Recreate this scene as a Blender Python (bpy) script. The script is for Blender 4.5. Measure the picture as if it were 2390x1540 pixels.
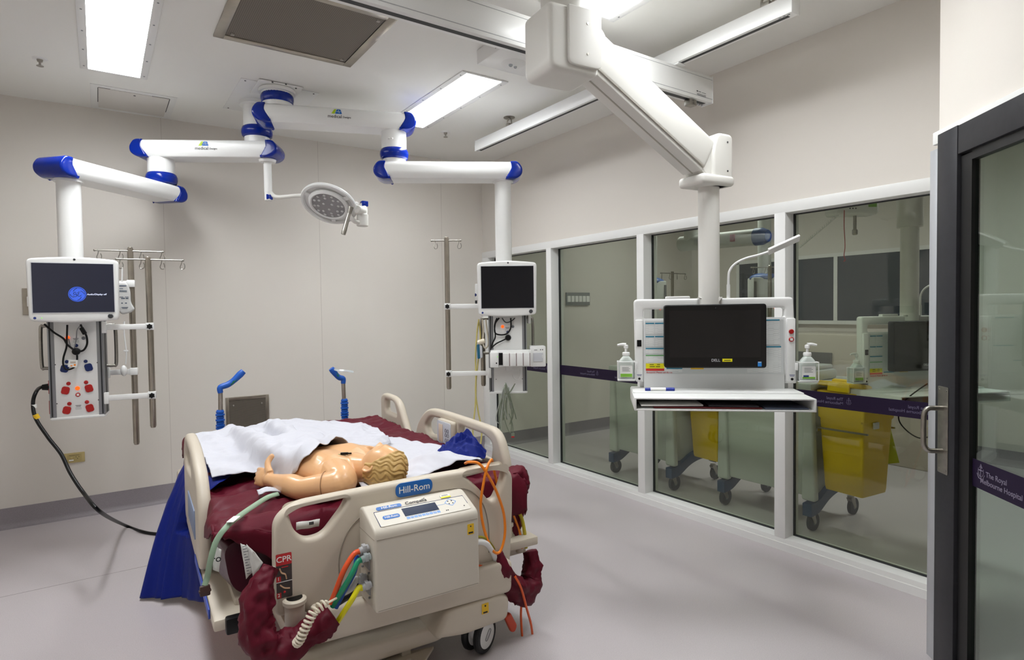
import bpy, bmesh, math, random
from math import sin, cos, pi, radians as rad
from mathutils import Vector as V, Matrix, noise
random.seed(7)
for o in list(bpy.data.objects): bpy.data.objects.remove(o)
S = bpy.context.scene; COL = S.collection

# ---------------------------------------------------------------- camera
FPX = 1398.6; YAW, PITCH, ROLL, EYE = rad(34.6), rad(1.78), rad(0.79), 1.45
fw = V((sin(YAW)*cos(PITCH), cos(YAW)*cos(PITCH), -sin(PITCH)))
rt = V((cos(YAW), -sin(YAW), 0)); up = rt.cross(fw)
rt2 = rt*cos(ROLL) - up*sin(ROLL); up2 = up*cos(ROLL) + rt*sin(ROLL)
CAM = V((0, 0, EYE))
cd = bpy.data.cameras.new('camera'); cam = bpy.data.objects.new('camera', cd); COL.objects.link(cam)
m = Matrix((rt2, up2, -fw)).transposed().to_4x4(); m.translation = CAM
cam.matrix_world = m
cd.sensor_width = 36; cd.lens = FPX/2390*36; cd.clip_start = .05; cd.clip_end = 60
S.camera = cam
# ---------------------------------------------------------------- world, view
w = bpy.data.worlds.new('world'); S.world = w; w.use_nodes = True
w.node_tree.nodes['Background'].inputs[0].default_value = (.9, .93, 1, 1)
w.node_tree.nodes['Background'].inputs[1].default_value = .05
S.view_settings.view_transform = 'Standard'; S.view_settings.look = 'None'
S.view_settings.gamma = 1; S.view_settings.use_curve_mapping = False
S.view_settings.exposure = EXPOSURE = 0.0
LAMP = 41.0        # radiance of the ceiling panels of this room
LAMP2 = 28.0       # and of the dimmer room beyond the glass

# ---------------------------------------------------------------- survey helpers (sight line of the photo met with a real plane)
def ray(px, py): return rt2*((px-1195)/FPX) - up2*((py-770)/FPX) + fw
def onz(px, py, z): d = ray(px, py); return CAM + d*((z-EYE)/d.z)
def dep(px, py, d): return CAM + ray(px, py)*d
class Frame:
    def __init__(s, x, y, deg):
        s.o = V((x, y, 0)); s.rz = rad(deg); s.M = Matrix.Translation(s.o) @ Matrix.Rotation(s.rz, 4, 'Z'); s.I = s.M.inverted()
    def v(s, px, py, v):
        o = s.I @ CAM; d = s.I.to_3x3() @ ray(px, py); return o + d*((v-o.y)/d.y)
    def u(s, px, py, u):
        o = s.I @ CAM; d = s.I.to_3x3() @ ray(px, py); return o + d*((u-o.x)/d.x)
    def z(s, px, py, z): return s.I @ onz(px, py, z)
    def l(s, p): return s.I @ V(p)

# ---------------------------------------------------------------- materials
def srgb(r, g, b):
    f = lambda c: (c/255/12.92) if c/255 <= .04045 else ((c/255+.055)/1.055)**2.4
    return (f(r), f(g), f(b), 1)
MATS = {}
def mat(name, col, rough=.5, metal=0, spec=.5, coat=0, emit=None, es=0, bump=0, bscale=100, speck=None, sheen=0, trans=0, alpha=1, stretch=None, detail=3):
    if name in MATS: return MATS[name]
    m = bpy.data.materials.new(name); m.use_nodes = True; nt = m.node_tree; b = nt.nodes['Principled BSDF']
    c = srgb(*col)
    b.inputs['Base Color'].default_value = c; b.inputs['Roughness'].default_value = rough; b.inputs['Metallic'].default_value = metal
    b.inputs['Specular IOR Level'].default_value = spec; b.inputs['Coat Weight'].default_value = coat
    b.inputs['Sheen Weight'].default_value = sheen; b.inputs['Transmission Weight'].default_value = trans; b.inputs['Alpha'].default_value = alpha
    if emit: b.inputs['Emission Color'].default_value = srgb(*emit); b.inputs['Emission Strength'].default_value = es
    tc = nt.nodes.new('ShaderNodeTexCoord'); mp = nt.nodes.new('ShaderNodeMapping'); nt.links.new(tc.outputs['Object'], mp.inputs[0])
    if stretch: mp.inputs['Scale'].default_value = stretch
    nz = nt.nodes.new('ShaderNodeTexNoise'); nz.inputs['Scale'].default_value = bscale; nz.inputs['Detail'].default_value = detail
    nt.links.new(mp.outputs[0], nz.inputs['Vector'])
    if speck:      # (colour variation amount)
        amt, lo, hi = speck
        r = nt.nodes.new('ShaderNodeValToRGB'); r.color_ramp.elements[0].position = lo; r.color_ramp.elements[1].position = hi
        r.color_ramp.elements[0].color = (c[0]*(1-amt), c[1]*(1-amt), c[2]*(1-amt), 1); r.color_ramp.elements[1].color = c
        nt.links.new(nz.outputs['Fac'], r.inputs[0]); nt.links.new(r.outputs[0], b.inputs['Base Color'])
    if bump:
        bp = nt.nodes.new('ShaderNodeBump'); bp.inputs['Strength'].default_value = bump; bp.inputs['Distance'].default_value = .01
        nt.links.new(nz.outputs['Fac'], bp.inputs['Height']); nt.links.new(bp.outputs[0], b.inputs['Normal'])
    MATS[name] = m; return m
wallm = mat('painted_wall', (220, 214, 206), .55, bump=.02, bscale=60)
ceilm = mat('painted_ceiling', (236, 235, 230), .6, bump=.015, bscale=40)
floorm = mat('vinyl_floor', (194, 186, 188), .38, spec=.4, bscale=420, speck=(.2, .40, .50), bump=.03)
skirtm = mat('vinyl_skirting', (150, 143, 148), .42, spec=.4, bscale=420, speck=(.22, .40, .52))
whitef = mat('white_frame', (232, 232, 230), .35)
white = mat('white_enamel', (238, 238, 236), .28)
whitesoft = mat('white_plastic', (232, 232, 230), .4)
armw = mat('ivory_enamel', (226, 224, 218), .38)
blue = mat('gloss_blue', (0, 36, 140), .2, coat=.15, spec=.3)
navy = mat('navy_plastic', (20, 45, 100), .35)
grey = mat('grey_aluminium', (150, 152, 155), .35, metal=.7)
dgrey = mat('dark_slot', (40, 42, 45), .5)
steel = mat('brushed_steel', (172, 168, 160), .32, metal=1, bscale=30, stretch=(1, 1, 30), bump=.05, speck=(.25, .3, .7))
steelf = mat('stainless_frame', (176, 168, 156), .30, metal=.9, bscale=14, speck=(.12, .35, .65))
black = mat('black_plastic', (8, 8, 9), .4, spec=.3)
rubber = mat('black_rubber', (22, 22, 24), .6)
screenb = mat('black_screen', (10, 10, 12), .12, coat=.3)
doorm = mat('charcoal_door_frame', (46, 46, 50), .45, spec=.3, bscale=30, stretch=(1, 1, .1), bump=.03, speck=(.1, .4, .6))
doord = mat('black_gasket', (16, 15, 16), .5)
purple = mat('purple_film', (32, 21, 46), .5, spec=.2)
purptxt = mat('grey_film_letter', (128, 120, 140), .5)
filmp2 = mat('faded_film_letter', (92, 86, 112), .5)
bedm = mat('beige_bed_plastic', (203, 192, 175), .42, bump=.02, bscale=500)
bedd = mat('beige_bed_steel', (186, 176, 160), .4)
maroon = mat('maroon_nylon', (90, 16, 34), .5, spec=.18, bump=.35, bscale=11, detail=5)
marv = mat('maroon_vinyl', (66, 22, 36), .32, spec=.35, bump=.1, bscale=8)
royal = mat('royal_blue_nylon', (6, 28, 116), .5, spec=.2, bump=.2, bscale=12)
linen = mat('white_linen', (204, 204, 212), .8, sheen=.1, bump=.22, bscale=14, detail=5)
skin = mat('manikin_skin', (224, 174, 126), .34, spec=.4, coat=.25, bump=.02, bscale=120)
hairm = mat('manikin_hair', (198, 162, 100), .5, bump=.25, bscale=60, stretch=(1, 3, 1))
paper = mat('paper_label', (236, 236, 232), .6)
ink = mat('ink', (30, 30, 34), .6)
redi = mat('red_ink', (190, 32, 36), .5)
yel = mat('yellow_label', (236, 190, 30), .5)
yelb = mat('bright_yellow', (232, 222, 20), .4)
bluel = mat('logo_blue', (26, 100, 178), .35)
lblue = mat('panel_light_blue', (120, 160, 215), .4)
orange = mat('orange_cable', (236, 130, 22), .35)
red = mat('red_socket', (176, 24, 22), .35)
bsock = mat('blue_socket', (16, 40, 100), .35)
ledo = mat('orange_led', (250, 90, 20), .3, emit=(255, 90, 10), es=1.2)
ledg = mat('green_led', (120, 220, 60), .3, emit=(120, 255, 60), es=1)
brass = mat('beige_outlet', (190, 172, 118), .45)
grille = mat('perforated_steel', (118, 110, 100), .45, metal=.6)
binm = mat('yellow_bin', (236, 196, 20), .4)
cartm = mat('pale_cart', (196, 198, 192), .45)
hose_y = mat('pale_yellow_hose', (214, 200, 120), .4)
hose_g = mat('grey_green_cable', (122, 130, 112), .45)
clear = mat('clear_plastic', (225, 232, 235), .12, trans=.6, spec=.5)
greenl = mat('green_label', (130, 190, 60), .5)
def glass_mat(name, col, base, gain):
    m = bpy.data.materials.new(name); m.use_nodes = True; nt = m.node_tree; nt.nodes.clear()
    out = nt.nodes.new('ShaderNodeOutputMaterial'); mix = nt.nodes.new('ShaderNodeMixShader')
    t = nt.nodes.new('ShaderNodeBsdfTransparent'); g = nt.nodes.new('ShaderNodeBsdfGlossy')
    t.inputs[0].default_value = (*col, 1); g.inputs['Roughness'].default_value = .0
    lw = nt.nodes.new('ShaderNodeLayerWeight'); p = nt.nodes.new('ShaderNodeMath'); p.operation = 'POWER'; p.inputs[1].default_value = 4.0
    ma = nt.nodes.new('ShaderNodeMath'); ma.operation = 'MULTIPLY_ADD'; ma.inputs[1].default_value = gain; ma.inputs[2].default_value = base
    nt.links.new(lw.outputs['Facing'], p.inputs[0]); nt.links.new(p.outputs[0], ma.inputs[0]); nt.links.new(ma.outputs[0], mix.inputs[0])
    nt.links.new(t.outputs[0], mix.inputs[1]); nt.links.new(g.outputs[0], mix.inputs[2]); nt.links.new(mix.outputs[0], out.inputs[0])
    MATS[name] = m; return m
glassm = glass_mat('tinted_glass', (.825, .86, .80), .05, .5)
glassd = glass_mat('door_glass', (.78, .88, .81), .10, .6)
def emis(name, col, s):
    m = bpy.data.materials.new(name); m.use_nodes = True; nt = m.node_tree; nt.nodes.clear()
    out = nt.nodes.new('ShaderNodeOutputMaterial'); e = nt.nodes.new('ShaderNodeEmission'); e.inputs[0].default_value = (*col, 1); e.inputs[1].default_value = s
    # lensed troffer: radiance falls off with the angle from straight down
    ge = nt.nodes.new('ShaderNodeNewGeometry'); dt = nt.nodes.new('ShaderNodeVectorMath'); dt.operation = 'DOT_PRODUCT'
    nt.links.new(ge.outputs['Incoming'], dt.inputs[0]); nt.links.new(ge.outputs['Normal'], dt.inputs[1])
    pw = nt.nodes.new('ShaderNodeMath'); pw.operation = 'POWER'; pw.inputs[1].default_value = .75; mu = nt.nodes.new('ShaderNodeMath'); mu.operation = 'MULTIPLY'; mu.inputs[1].default_value = s
    ab = nt.nodes.new('ShaderNodeMath'); ab.operation = 'ABSOLUTE'; nt.links.new(dt.outputs['Value'], ab.inputs[0]); nt.links.new(ab.outputs[0], pw.inputs[0]); nt.links.new(pw.outputs[0], mu.inputs[0]); nt.links.new(mu.outputs[0], e.inputs[1])
    nt.links.new(e.outputs[0], out.inputs[0]); MATS[name] = m; return m
lampm = emis('lamp_diffuser', (.955, .985, 1), LAMP)
lampm2 = emis('dim_lamp_diffuser', (.97, .985, 1), LAMP2)
def patt(name, base, dark, kind, sc, thr=.5):
    """procedural print: rows of text-like marks or perforation"""
    m = mat(name, base, .55); nt = m.node_tree; b = nt.nodes['Principled BSDF']
    tc = nt.nodes.new('ShaderNodeTexCoord'); mp = nt.nodes.new('ShaderNodeMapping'); nt.links.new(tc.outputs['Object'], mp.inputs[0]); mp.inputs['Scale'].default_value = sc
    if kind == 'rows': mp.inputs['Rotation'].default_value = (-pi/2, 0, 0)
    if kind == 'rows':
        t = nt.nodes.new('ShaderNodeTexBrick'); t.inputs['Scale'].default_value = 1; t.inputs['Mortar Size'].default_value = .28
        t.inputs['Brick Width'].default_value = 1.3; t.inputs['Row Height'].default_value = .6
        t.inputs['Color1'].default_value = srgb(*dark); t.inputs['Color2'].default_value = srgb(*base); t.inputs['Mortar'].default_value = srgb(*base)
        nt.links.new(mp.outputs[0], t.inputs['Vector']); nt.links.new(t.outputs['Color'], b.inputs['Base Color'])
    else:
        t = nt.nodes.new('ShaderNodeTexVoronoi'); t.inputs['Randomness'].default_value = 0; t.inputs['Scale'].default_value = 1
        r = nt.nodes.new('ShaderNodeValToRGB'); r.color_ramp.elements[0].position = thr-.05; r.color_ramp.elements[1].position = thr
        r.color_ramp.elements[0].color = srgb(*dark); r.color_ramp.elements[1].color = srgb(*base)
        nt.links.new(mp.outputs[0], t.inputs['Vector']); nt.links.new(t.outputs['Distance'], r.inputs[0]); nt.links.new(r.outputs[0], b.inputs['Base Color'])
    return m
rowsm = patt('printed_rows', (226, 228, 226), (96, 100, 106), 'rows', (28, 28, 120))
perf = patt('perforated_sheet', (120, 112, 102), (28, 26, 24), 'dots', (110, 110, 110), .33)
perf.node_tree.nodes['Principled BSDF'].inputs['Metallic'].default_value = .4

# ---------------------------------------------------------------- mesh helpers
def FACE(x=0, y=0, z=0):   # local xy-plane stands upright, facing -y
    return Matrix.Translation((x, y, z)) @ Matrix(((1, 0, 0, 0), (0, 0, -1, 0), (0, 1, 0, 0), (0, 0, 0, 1)))
def SIDE(x=0, y=0, z=0):   # local x runs along +y, local y up, faces +x
    return Matrix.Translation((x, y, z)) @ Matrix(((0, 0, 1, 0), (1, 0, 0, 0), (0, 1, 0, 0), (0, 0, 0, 1)))
def align(z, o=(0, 0, 0)):
    M = V(z).normalized().to_track_quat('Z', 'Y').to_matrix().to_4x4(); M.translation = V(o); return M
def roundpoly(pts, r, n=5):
    out = []; N = len(pts)
    for i in range(N):
        p = V(pts[i][:2]); a = V(pts[i-1][:2]); b = V(pts[(i+1) % N][:2]); rr = pts[i][2] if len(pts[i]) > 2 else r
        da = (a-p); db = (b-p); la, lb = da.length, db.length; da.normalize(); db.normalize()
        rr = min(rr, la*.48, lb*.48); A = p+da*rr; B = p+db*rr
        for k in range(n+1):
            t = k/n; out.append(((1-t)**2*A + 2*t*(1-t)*p + t*t*B)[:])
    return out
def rrect(x0, y0, x1, y1, r, n=5): return roundpoly([(x0, y0), (x1, y0), (x1, y1), (x0, y1)], r, n)
def smooth(pts, k=6, closed=False):
    P = [V(p) for p in pts]; out = []; N = len(P)
    if N < 3: return P
    for i in range(N if closed else N-1):
        g = (lambda j: P[j % N]) if closed else (lambda j: P[max(0, min(N-1, j))])
        a, b, c, d = g(i-1), g(i), g(i+1), g(i+2)
        for s in range(k):
            t = s/k; out.append(.5*((2*b)+(c-a)*t+(2*a-5*b+4*c-d)*t*t+(3*b-a-3*c+d)*t**3))
    if not closed: out.append(P[-1])
    return out
class MB:
    def __init__(s, mats=None): s.v = []; s.f = []; s.mi = []; s.cur = 0
    def add(s, vs, fs, M=None):
        b = len(s.v)
        s.v += [(M @ V(p))[:] if M else tuple(p) for p in vs]
        s.f += [tuple(b+i for i in f) for f in fs]; s.mi += [s.cur]*len(fs); return s
    def bm(s, b, M=None):
        b.verts.index_update(); s.add([v.co[:] for v in b.verts], [[v.index for v in f.verts] for f in b.faces], M); b.free(); return s
    def box(s, x0, y0, z0, x1, y1, z1, bev=0, M=None, seg=2):
        b = bmesh.new(); bmesh.ops.create_cube(b, size=1)
        bmesh.ops.scale(b, vec=(abs(x1-x0), abs(y1-y0), abs(z1-z0)), verts=b.verts)
        bmesh.ops.translate(b, vec=((x0+x1)/2, (y0+y1)/2, (z0+z1)/2), verts=b.verts)
        if bev: bmesh.ops.bevel(b, geom=b.edges[:], offset=min(bev, .49*min(abs(x1-x0), abs(y1-y0), abs(z1-z0))), segments=seg, affect='EDGES', profile=.5)
        return s.bm(b, M)
    def lathe(s, prof, n=28, M=None):
        vs = []; fs = []; k = len(prof)
        for i in range(n):
            a = 2*pi*i/n
            for r, z in prof: vs.append((r*cos(a), r*sin(a), z))
        for i in range(n):
            j = (i+1) % n
            for q in range(k-1): fs.append((i*k+q, j*k+q, j*k+q+1, i*k+q+1))
        if prof[0][0] > 1e-5: fs.append(tuple(i*k for i in reversed(range(n))))
        if prof[-1][0] > 1e-5: fs.append(tuple(i*k+k-1 for i in range(n)))
        return s.add(vs, fs, M)
    def cyl(s, a, b, r, r2=None, n=20, bev=0):
        a, b = V(a), V(b); L = (b-a).length; r2 = r if r2 is None else r2
        pr = [(r-bev, 0), (r, bev), (r2, L-bev), (r2-bev, L)] if bev else [(r, 0), (r2, L)]
        return s.lathe(pr, n, align(b-a, a))
    def ball(s, c, r, n=16, M=None):
        rx, ry, rz_ = (r, r, r) if isinstance(r, (int, float)) else r
        k = n//2; pr = [(sin(pi*i/k), -cos(pi*i/k)) for i in range(k+1)]
        T = Matrix.Translation(c) @ Matrix.Diagonal((rx, ry, rz_, 1)); T = (M @ T) if M else T
        pr[0] = (1e-4, -1); pr[-1] = (1e-4, 1)
        return s.lathe(pr, n, T)
    def tube(s, pts, r, n=10, k=6, sm=True, closed=False, M=None, flat=1):
        P = smooth(pts, k, closed) if sm else [V(p) for p in pts]; N = len(P); vs = []; fs = []
        R = [r]*N if isinstance(r, (int, float)) else [r[min(len(r)-1, int(i/(N-1)*(len(r)-1)))]*(1-((i/(N-1)*(len(r)-1)) % 1)) + r[min(len(r)-1, int(i/(N-1)*(len(r)-1))+1)]*((i/(N-1)*(len(r)-1)) % 1) for i in range(N)]
        up_ = None
        for i in range(N):
            t = (P[(i+1) % N]-P[i-1]) if closed else (P[min(N-1, i+1)]-P[max(0, i-1)])
            t.normalize()
            if up_ is None: up_ = t.orthogonal()
            x = (up_-t*up_.dot(t)).normalized(); up_ = x; y = t.cross(x)
            for j in range(n):
                a = 2*pi*j/n; vs.append((P[i]+x*cos(a)*R[i]+y*sin(a)*R[i]*flat)[:])
        for i in range(N if closed else N-1):
            q = (i+1) % N
            for j in range(n): fs.append((i*n+j, i*n+(j+1) % n, q*n+(j+1) % n, q*n+j))
        if not closed: fs.append(tuple(reversed(range(n)))); fs.append(tuple((N-1)*n+j for j in range(n)))
        return s.add(vs, fs, M)
    def plate(s, outline, th, bev=0, holes=(), M=None, seg=2):
        """2D outline with holes, z from 0 to th, rounded rims"""
        c = bpy.data.curves.new('t', 'CURVE'); c.dimensions = '2D'; c.fill_mode = 'BOTH'
        for loop in [outline]+list(holes):
            sp = c.splines.new('POLY'); sp.points.add(len(loop)-1); sp.use_cyclic_u = True
            for i, p in enumerate(loop): sp.points[i].co = (p[0], p[1], 0, 1)
        c.extrude = max(1e-5, th/2-bev); c.bevel_depth = bev; c.bevel_resolution = seg; c.offset = -bev
        o = bpy.data.objects.new('t', c); COL.objects.link(o); dg = bpy.context.evaluated_depsgraph_get()
        me = bpy.data.meshes.new_from_object(o.evaluated_get(dg)); T = Matrix.Translation((0, 0, th/2)); T = (M @ T) if M else T
        ar = lambda L: abs(sum(L[i-1][0]*L[i][1]-L[i][0]*L[i-1][1] for i in range(len(L))))/2
        pe = sum(math.dist(L[i-1], L[i]) for L in [outline]+list(holes) for i in range(len(L)))
        want = ar(outline)-sum(ar(h) for h in holes)-pe*bev; got = sum(p.area for p in me.polygons if p.normal.z > .99)
        bad = bev > .003 and want > 0 and got < .8*want
        if not bad: s.add([v.co[:] for v in me.vertices], [tuple(p.vertices) for p in me.polygons], T)
        bpy.data.objects.remove(o); bpy.data.curves.remove(c); bpy.data.meshes.remove(me)
        if bad: print('plate retry', bev); s.plate(outline, th, bev*.8, holes, M, seg)
        return s
    def text(s, txt, size, M=None, ext=.0004, ax='CENTER', ay='CENTER', shear=0, sx=1):
        c = bpy.data.curves.new('t', 'FONT'); c.body = txt; c.size = size; c.align_x = ax; c.align_y = ay; c.extrude = ext; c.shear = shear; c.offset = size*.006; c.resolution_u = 3
        o = bpy.data.objects.new('t', c); COL.objects.link(o); dg = bpy.context.evaluated_depsgraph_get()
        me = bpy.data.meshes.new_from_object(o.evaluated_get(dg)); T = Matrix.Diagonal((sx, 1, 1, 1)); T = (M @ T) if M else T
        s.add([v.co[:] for v in me.vertices], [tuple(p.vertices) for p in me.polygons], T)
        bpy.data.objects.remove(o); bpy.data.curves.remove(c); bpy.data.meshes.remove(me); return s
    WHOLE = ('print', 'text', 'letter', 'mark', 'key', 'barcode', 'label', 'logo', 'cell', 'bezel', 'bead', 'sticker', 'pattern', 'slots', 'trim', 'wall', 'cap_row', 'webcam', 'pictogram', 'row', 'frame')
    def pieces(s):
        n = len(s.v); par = list(range(n))
        def fd_(a):
            while par[a] != a: par[a] = par[par[a]]; a = par[a]
            return a
        for f in s.f:
            r = fd_(f[0])
            for q in f[1:]: par[fd_(q)] = r
        isl = {}
        for f in s.f: isl.setdefault(fd_(f[0]), []).append(f)
        if not 1 < len(isl) < 60: return None
        K = list(isl); bb = []
        for k in K:
            P = [s.v[i] for f in isl[k] for i in f]; bb.append(([min(p[a] for p in P) for a in range(3)], [max(p[a] for p in P) for a in range(3)]))
        g = list(range(len(K)))
        for i in range(len(K)):
            for j in range(i):
                gap = sum(max(0, bb[i][0][a]-bb[j][1][a], bb[j][0][a]-bb[i][1][a])**2 for a in range(3))**.5
                sz = max(max(b[1][a]-b[0][a] for a in range(3)) for b in (bb[i], bb[j]))
                if gap <= max(.02, .5*sz)*.999:
                    a_, b_ = g[i], g[j]; g = [b_ if q == a_ else q for q in g]
        out = {}
        for k, q in zip(K, g): out.setdefault(q, []).extend(isl[k])
        if len(out) < 2: return None
        res = []
        for fs in out.values():
            m_ = {}; b = MB()
            for f in fs:
                for i in f: m_.setdefault(i, len(m_))
            b.v = [None]*len(m_)
            for i, j in m_.items(): b.v[j] = s.v[i]
            b.f = [tuple(m_[i] for i in f) for f in fs]; b.mi = [0]*len(b.f); res.append(b)
        return res
    def build(s, name, m, parent=None, ang=38, flat=False, label=None):
        if not flat and parent and not isinstance(m, (list, tuple)) and not any(w_ in name for w_ in MB.WHOLE):
            ps = s.pieces()
            if ps: return [b.build(name, m, parent, ang, True if flat else False, label) for b in ps][0]
        me = bpy.data.meshes.new(name); me.from_pydata(s.v, [], s.f); me.validate(verbose=False)
        ms = m if isinstance(m, (list, tuple)) else [m]
        for q in ms: me.materials.append(q)
        if len(ms) > 1 and len(me.polygons) == len(s.mi): me.polygons.foreach_set('material_index', s.mi)
        b = bmesh.new(); b.from_mesh(me); bmesh.ops.remove_doubles(b, verts=b.verts, dist=1e-6); bmesh.ops.recalc_face_normals(b, faces=b.faces); b.to_mesh(me); b.free()
        if not flat: me.shade_smooth(); me.set_sharp_from_angle(angle=rad(ang))
        o = bpy.data.objects.new(name, me); COL.objects.link(o)
        if parent: o.parent = parent
        if label: o['label'] = label
        return o
def tag(o, label, cat, group=None, kind=None):
    o['label'] = label; o['category'] = cat
    if group: o['group'] = group
    if kind: o['kind'] = kind
    return o
def thing(name, label, cat, loc=(0, 0, 0), rz=0, group=None):
    o = bpy.data.objects.new(name, None); o.empty_display_size = .05; COL.objects.link(o); o.location = loc; o.rotation_euler = (0, 0, rz)
    return tag(o, label, cat, group)
def struct(name, mb, m, **k):
    o = mb.build(name, m, **k); o['kind'] = 'structure'; return o
def dup(o, label=None, parent=None, loc=None, rz=None):
    c = o.copy(); COL.objects.link(c)
    if parent: c.parent = parent
    for ch in list(o.children): dup(ch, parent=c)
    if label: c['label'] = label
    if loc is not None: c.location = loc
    if rz is not None: c.rotation_euler = (0, 0, rz)
    return c
def cloth(fn, nu, nv, th=.004):
    vs = []; fs = []
    for j in range(nv+1):
        for i in range(nu+1): vs.append(tuple(fn(i/nu, j/nv)))
    W = nu+1
    for j in range(nv):
        for i in range(nu): a = j*W+i; fs.append((a, a+1, a+W+1, a+W))
    b = MB().add(vs, fs); b.th = th; return b
def cbuild(b, name, m, parent=None):
    o = b.build(name, m, parent, ang=80); md = o.modifiers.new('thickness', 'SOLIDIFY'); md.thickness = b.th; md.offset = 1; return o
def rid(x, y, f=6, seed=0):     # soft ridged folds
    n = noise.noise(V((x*f, y*f, seed))); return (1-abs(n)*2.2)
def poly(pts, t):
    n = len(pts)-1; x = t*n; i = min(n-1, int(x)); f = x-i; return V(pts[i])*(1-f)+V(pts[i+1])*f
# ================================================================ ROOM
X0, Y0, Z0 = 3.34, 5.365, 2.975; XL, YF, XR = -1.25, -1.6, 6.7
struct('floor', MB().box(XL-.1, YF-.1, -.1, XR+.1, Y0+.1, 0), floorm)
struct('ceiling', MB().box(XL-.1, YF-.1, Z0, XR+.1, Y0+.1, Z0+.1), ceilm)
struct('wall_back', MB().box(XL-.1, Y0, 0, XR+.1, Y0+.1, Z0), wallm)
struct('wall_left', MB().box(XL-.1, YF, 0, XL, Y0, Z0), wallm)
struct('wall_front', MB().box(XL-.1, YF-.1, 0, XR+.1, YF, Z0), wallm)
struct('wall_far', MB().box(XR, YF, 0, XR+.1, Y0, Z0), wallm)
YE = 1.1
struct('wall_right', MB().box(X0, YE, 2.07, X0+.14, Y0, Z0), wallm)
def cove(x0, y0, x1, y1, inward):
    d = V((x1-x0, y1-y0, 0)); L = d.length; n = V(inward).normalized(); pr = [(0, 0), (.04, 0), (.022, .004), (.01, .016), (.006, .035), (.006, .14), (0, .14)]
    b = MB(); vs = []
    for t in (0, 1):
        for a, z in pr: p = V((x0, y0, 0))+d*t+n*a; vs.append((p.x, p.y, z))
    k = len(pr); fs = [(i, (i+1) % k, k+(i+1) % k, k+i) for i in range(k)]+[tuple(range(k)), tuple(range(2*k-1, k-1, -1))]
    return b.add(vs, fs)
struct('baseboard_back', cove(XL, Y0, X0, Y0, (0, -1, 0)), skirtm)
struct('baseboard_left', cove(XL, YF, XL, Y0, (1, 0, 0)), skirtm)
struct('baseboard_back.001', cove(X0+.14, Y0, XR, Y0, (0, -1, 0)), skirtm)
struct('baseboard_far', cove(XR, YF, XR, Y0, (-1, 0, 0)), skirtm)
# faint sheet joints on the back wall and a weld line in the vinyl
for i, x in enumerate((.44, 1.64, 2.86)): struct('trim_%d' % (i+1), MB().box(x-.0015, Y0-.001, .14, x+.0015, Y0+.001, Z0), mat('wall_joint', (196, 188, 180), .6))
struct('trim_4', MB().box(XL, 4.05, 0, .3, 4.053, .0006), mat('weld_line', (140, 132, 134), .5))
# ---- glazed partition: frames are structure, one window per pane
ys = [(5.25, Y0), (4.20, 4.27), (3.10, 3.17), (1.99, 2.06), (YE, YE+.03)]
fx0, fx1 = X0-.012, X0+.13
b = MB(); b.box(fx0, YE, 2.005, fx1, Y0, 2.07, .003); struct('trim_5', b, whitef)
b = MB(); b.box(fx0, YE, 0, fx1, Y0, .075, .003); b.box(fx0-.006, YE, 0, fx0, Y0, .045); struct('trim_6', b, whitef)
for i, (a, c) in enumerate(ys): struct('trim_%d' % (7+i), MB().box(fx0-.001, a, .07, fx1+.001, c, 2.01, .003), whitef)
crest = MB()
def crest_logo(M, k=1.0):
    c = MB(); T = M
    c.tube([(0, .018*k, 0), (0, -.014*k, 0)], .0016*k, 6, sm=False, M=T); c.tube([(-.010*k, .004*k, 0), (.010*k, .004*k, 0)], .0016*k, 6, sm=False, M=T)
    c.tube([(-.012*k, .010*k, 0), (-.012*k, -.006*k, 0), (0, -.017*k, 0), (.012*k, -.006*k, 0), (.012*k, .010*k, 0)], .001*k, 5, M=T)
    c.tube([(-.006*k, .012*k, 0), (0, .024*k, 0), (.006*k, .012*k, 0)], .0012*k, 5, sm=False, M=T)
    c.tube([(-.018*k, -.008*k, 0), (-.010*k, -.021*k, 0), (0, -.023*k, 0), (.010*k, -.021*k, 0), (.018*k, -.008*k, 0)], .0012*k, 5, M=T)
    return c
gx = X0+.08
for i in range(4):
    y1 = ys[i][0]; y0 = ys[i+1][1]
    p = struct('window_%d' % (i+1), MB().box(gx, y0-.005, .07, gx+.008, y1+.005, 2.012), glassm, flat=True)
    gk = MB()
    for (a, c, d, e) in ((y0, .07, y0+.006, 2.01), (y1-.006, .07, y1, 2.01), (y0, .075, y1, .081), (y0, 1.999, y1, 2.005)): gk.box(gx-.006, a, c, gx+.014, d, e)
    o = gk.build('glazing_bead', dgrey, p); o['kind'] = 'structure'
    st = MB().box(gx-.0006, y0, .875, gx-.0002, y1, .962).build('film_stripe', purple, p, label='purple film stripe')
    tx = MB(); yy = y0+.10
    while yy < y1-.2:
        # lettering reads from the far side, so it appears reversed from here
        T = Matrix.Translation((gx-.0012, yy+.02, .925)) @ Matrix(((0, 0, 1, 0), (1, 0, 0, 0), (0, 1, 0, 0), (0, 0, 0, 1)))
        c = crest_logo(T, .8); tx.add(c.v, c.f)
        tx.text('The Royal', .023, T @ Matrix.Translation((.03, .006, 0)), ax='LEFT'); tx.text('Melbourne Hospital', .023, T @ Matrix.Translation((.03, -.018, 0)), ax='LEFT')
        yy += .42
    tx.build('film_lettering', filmp2, p, flat=True)
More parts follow.
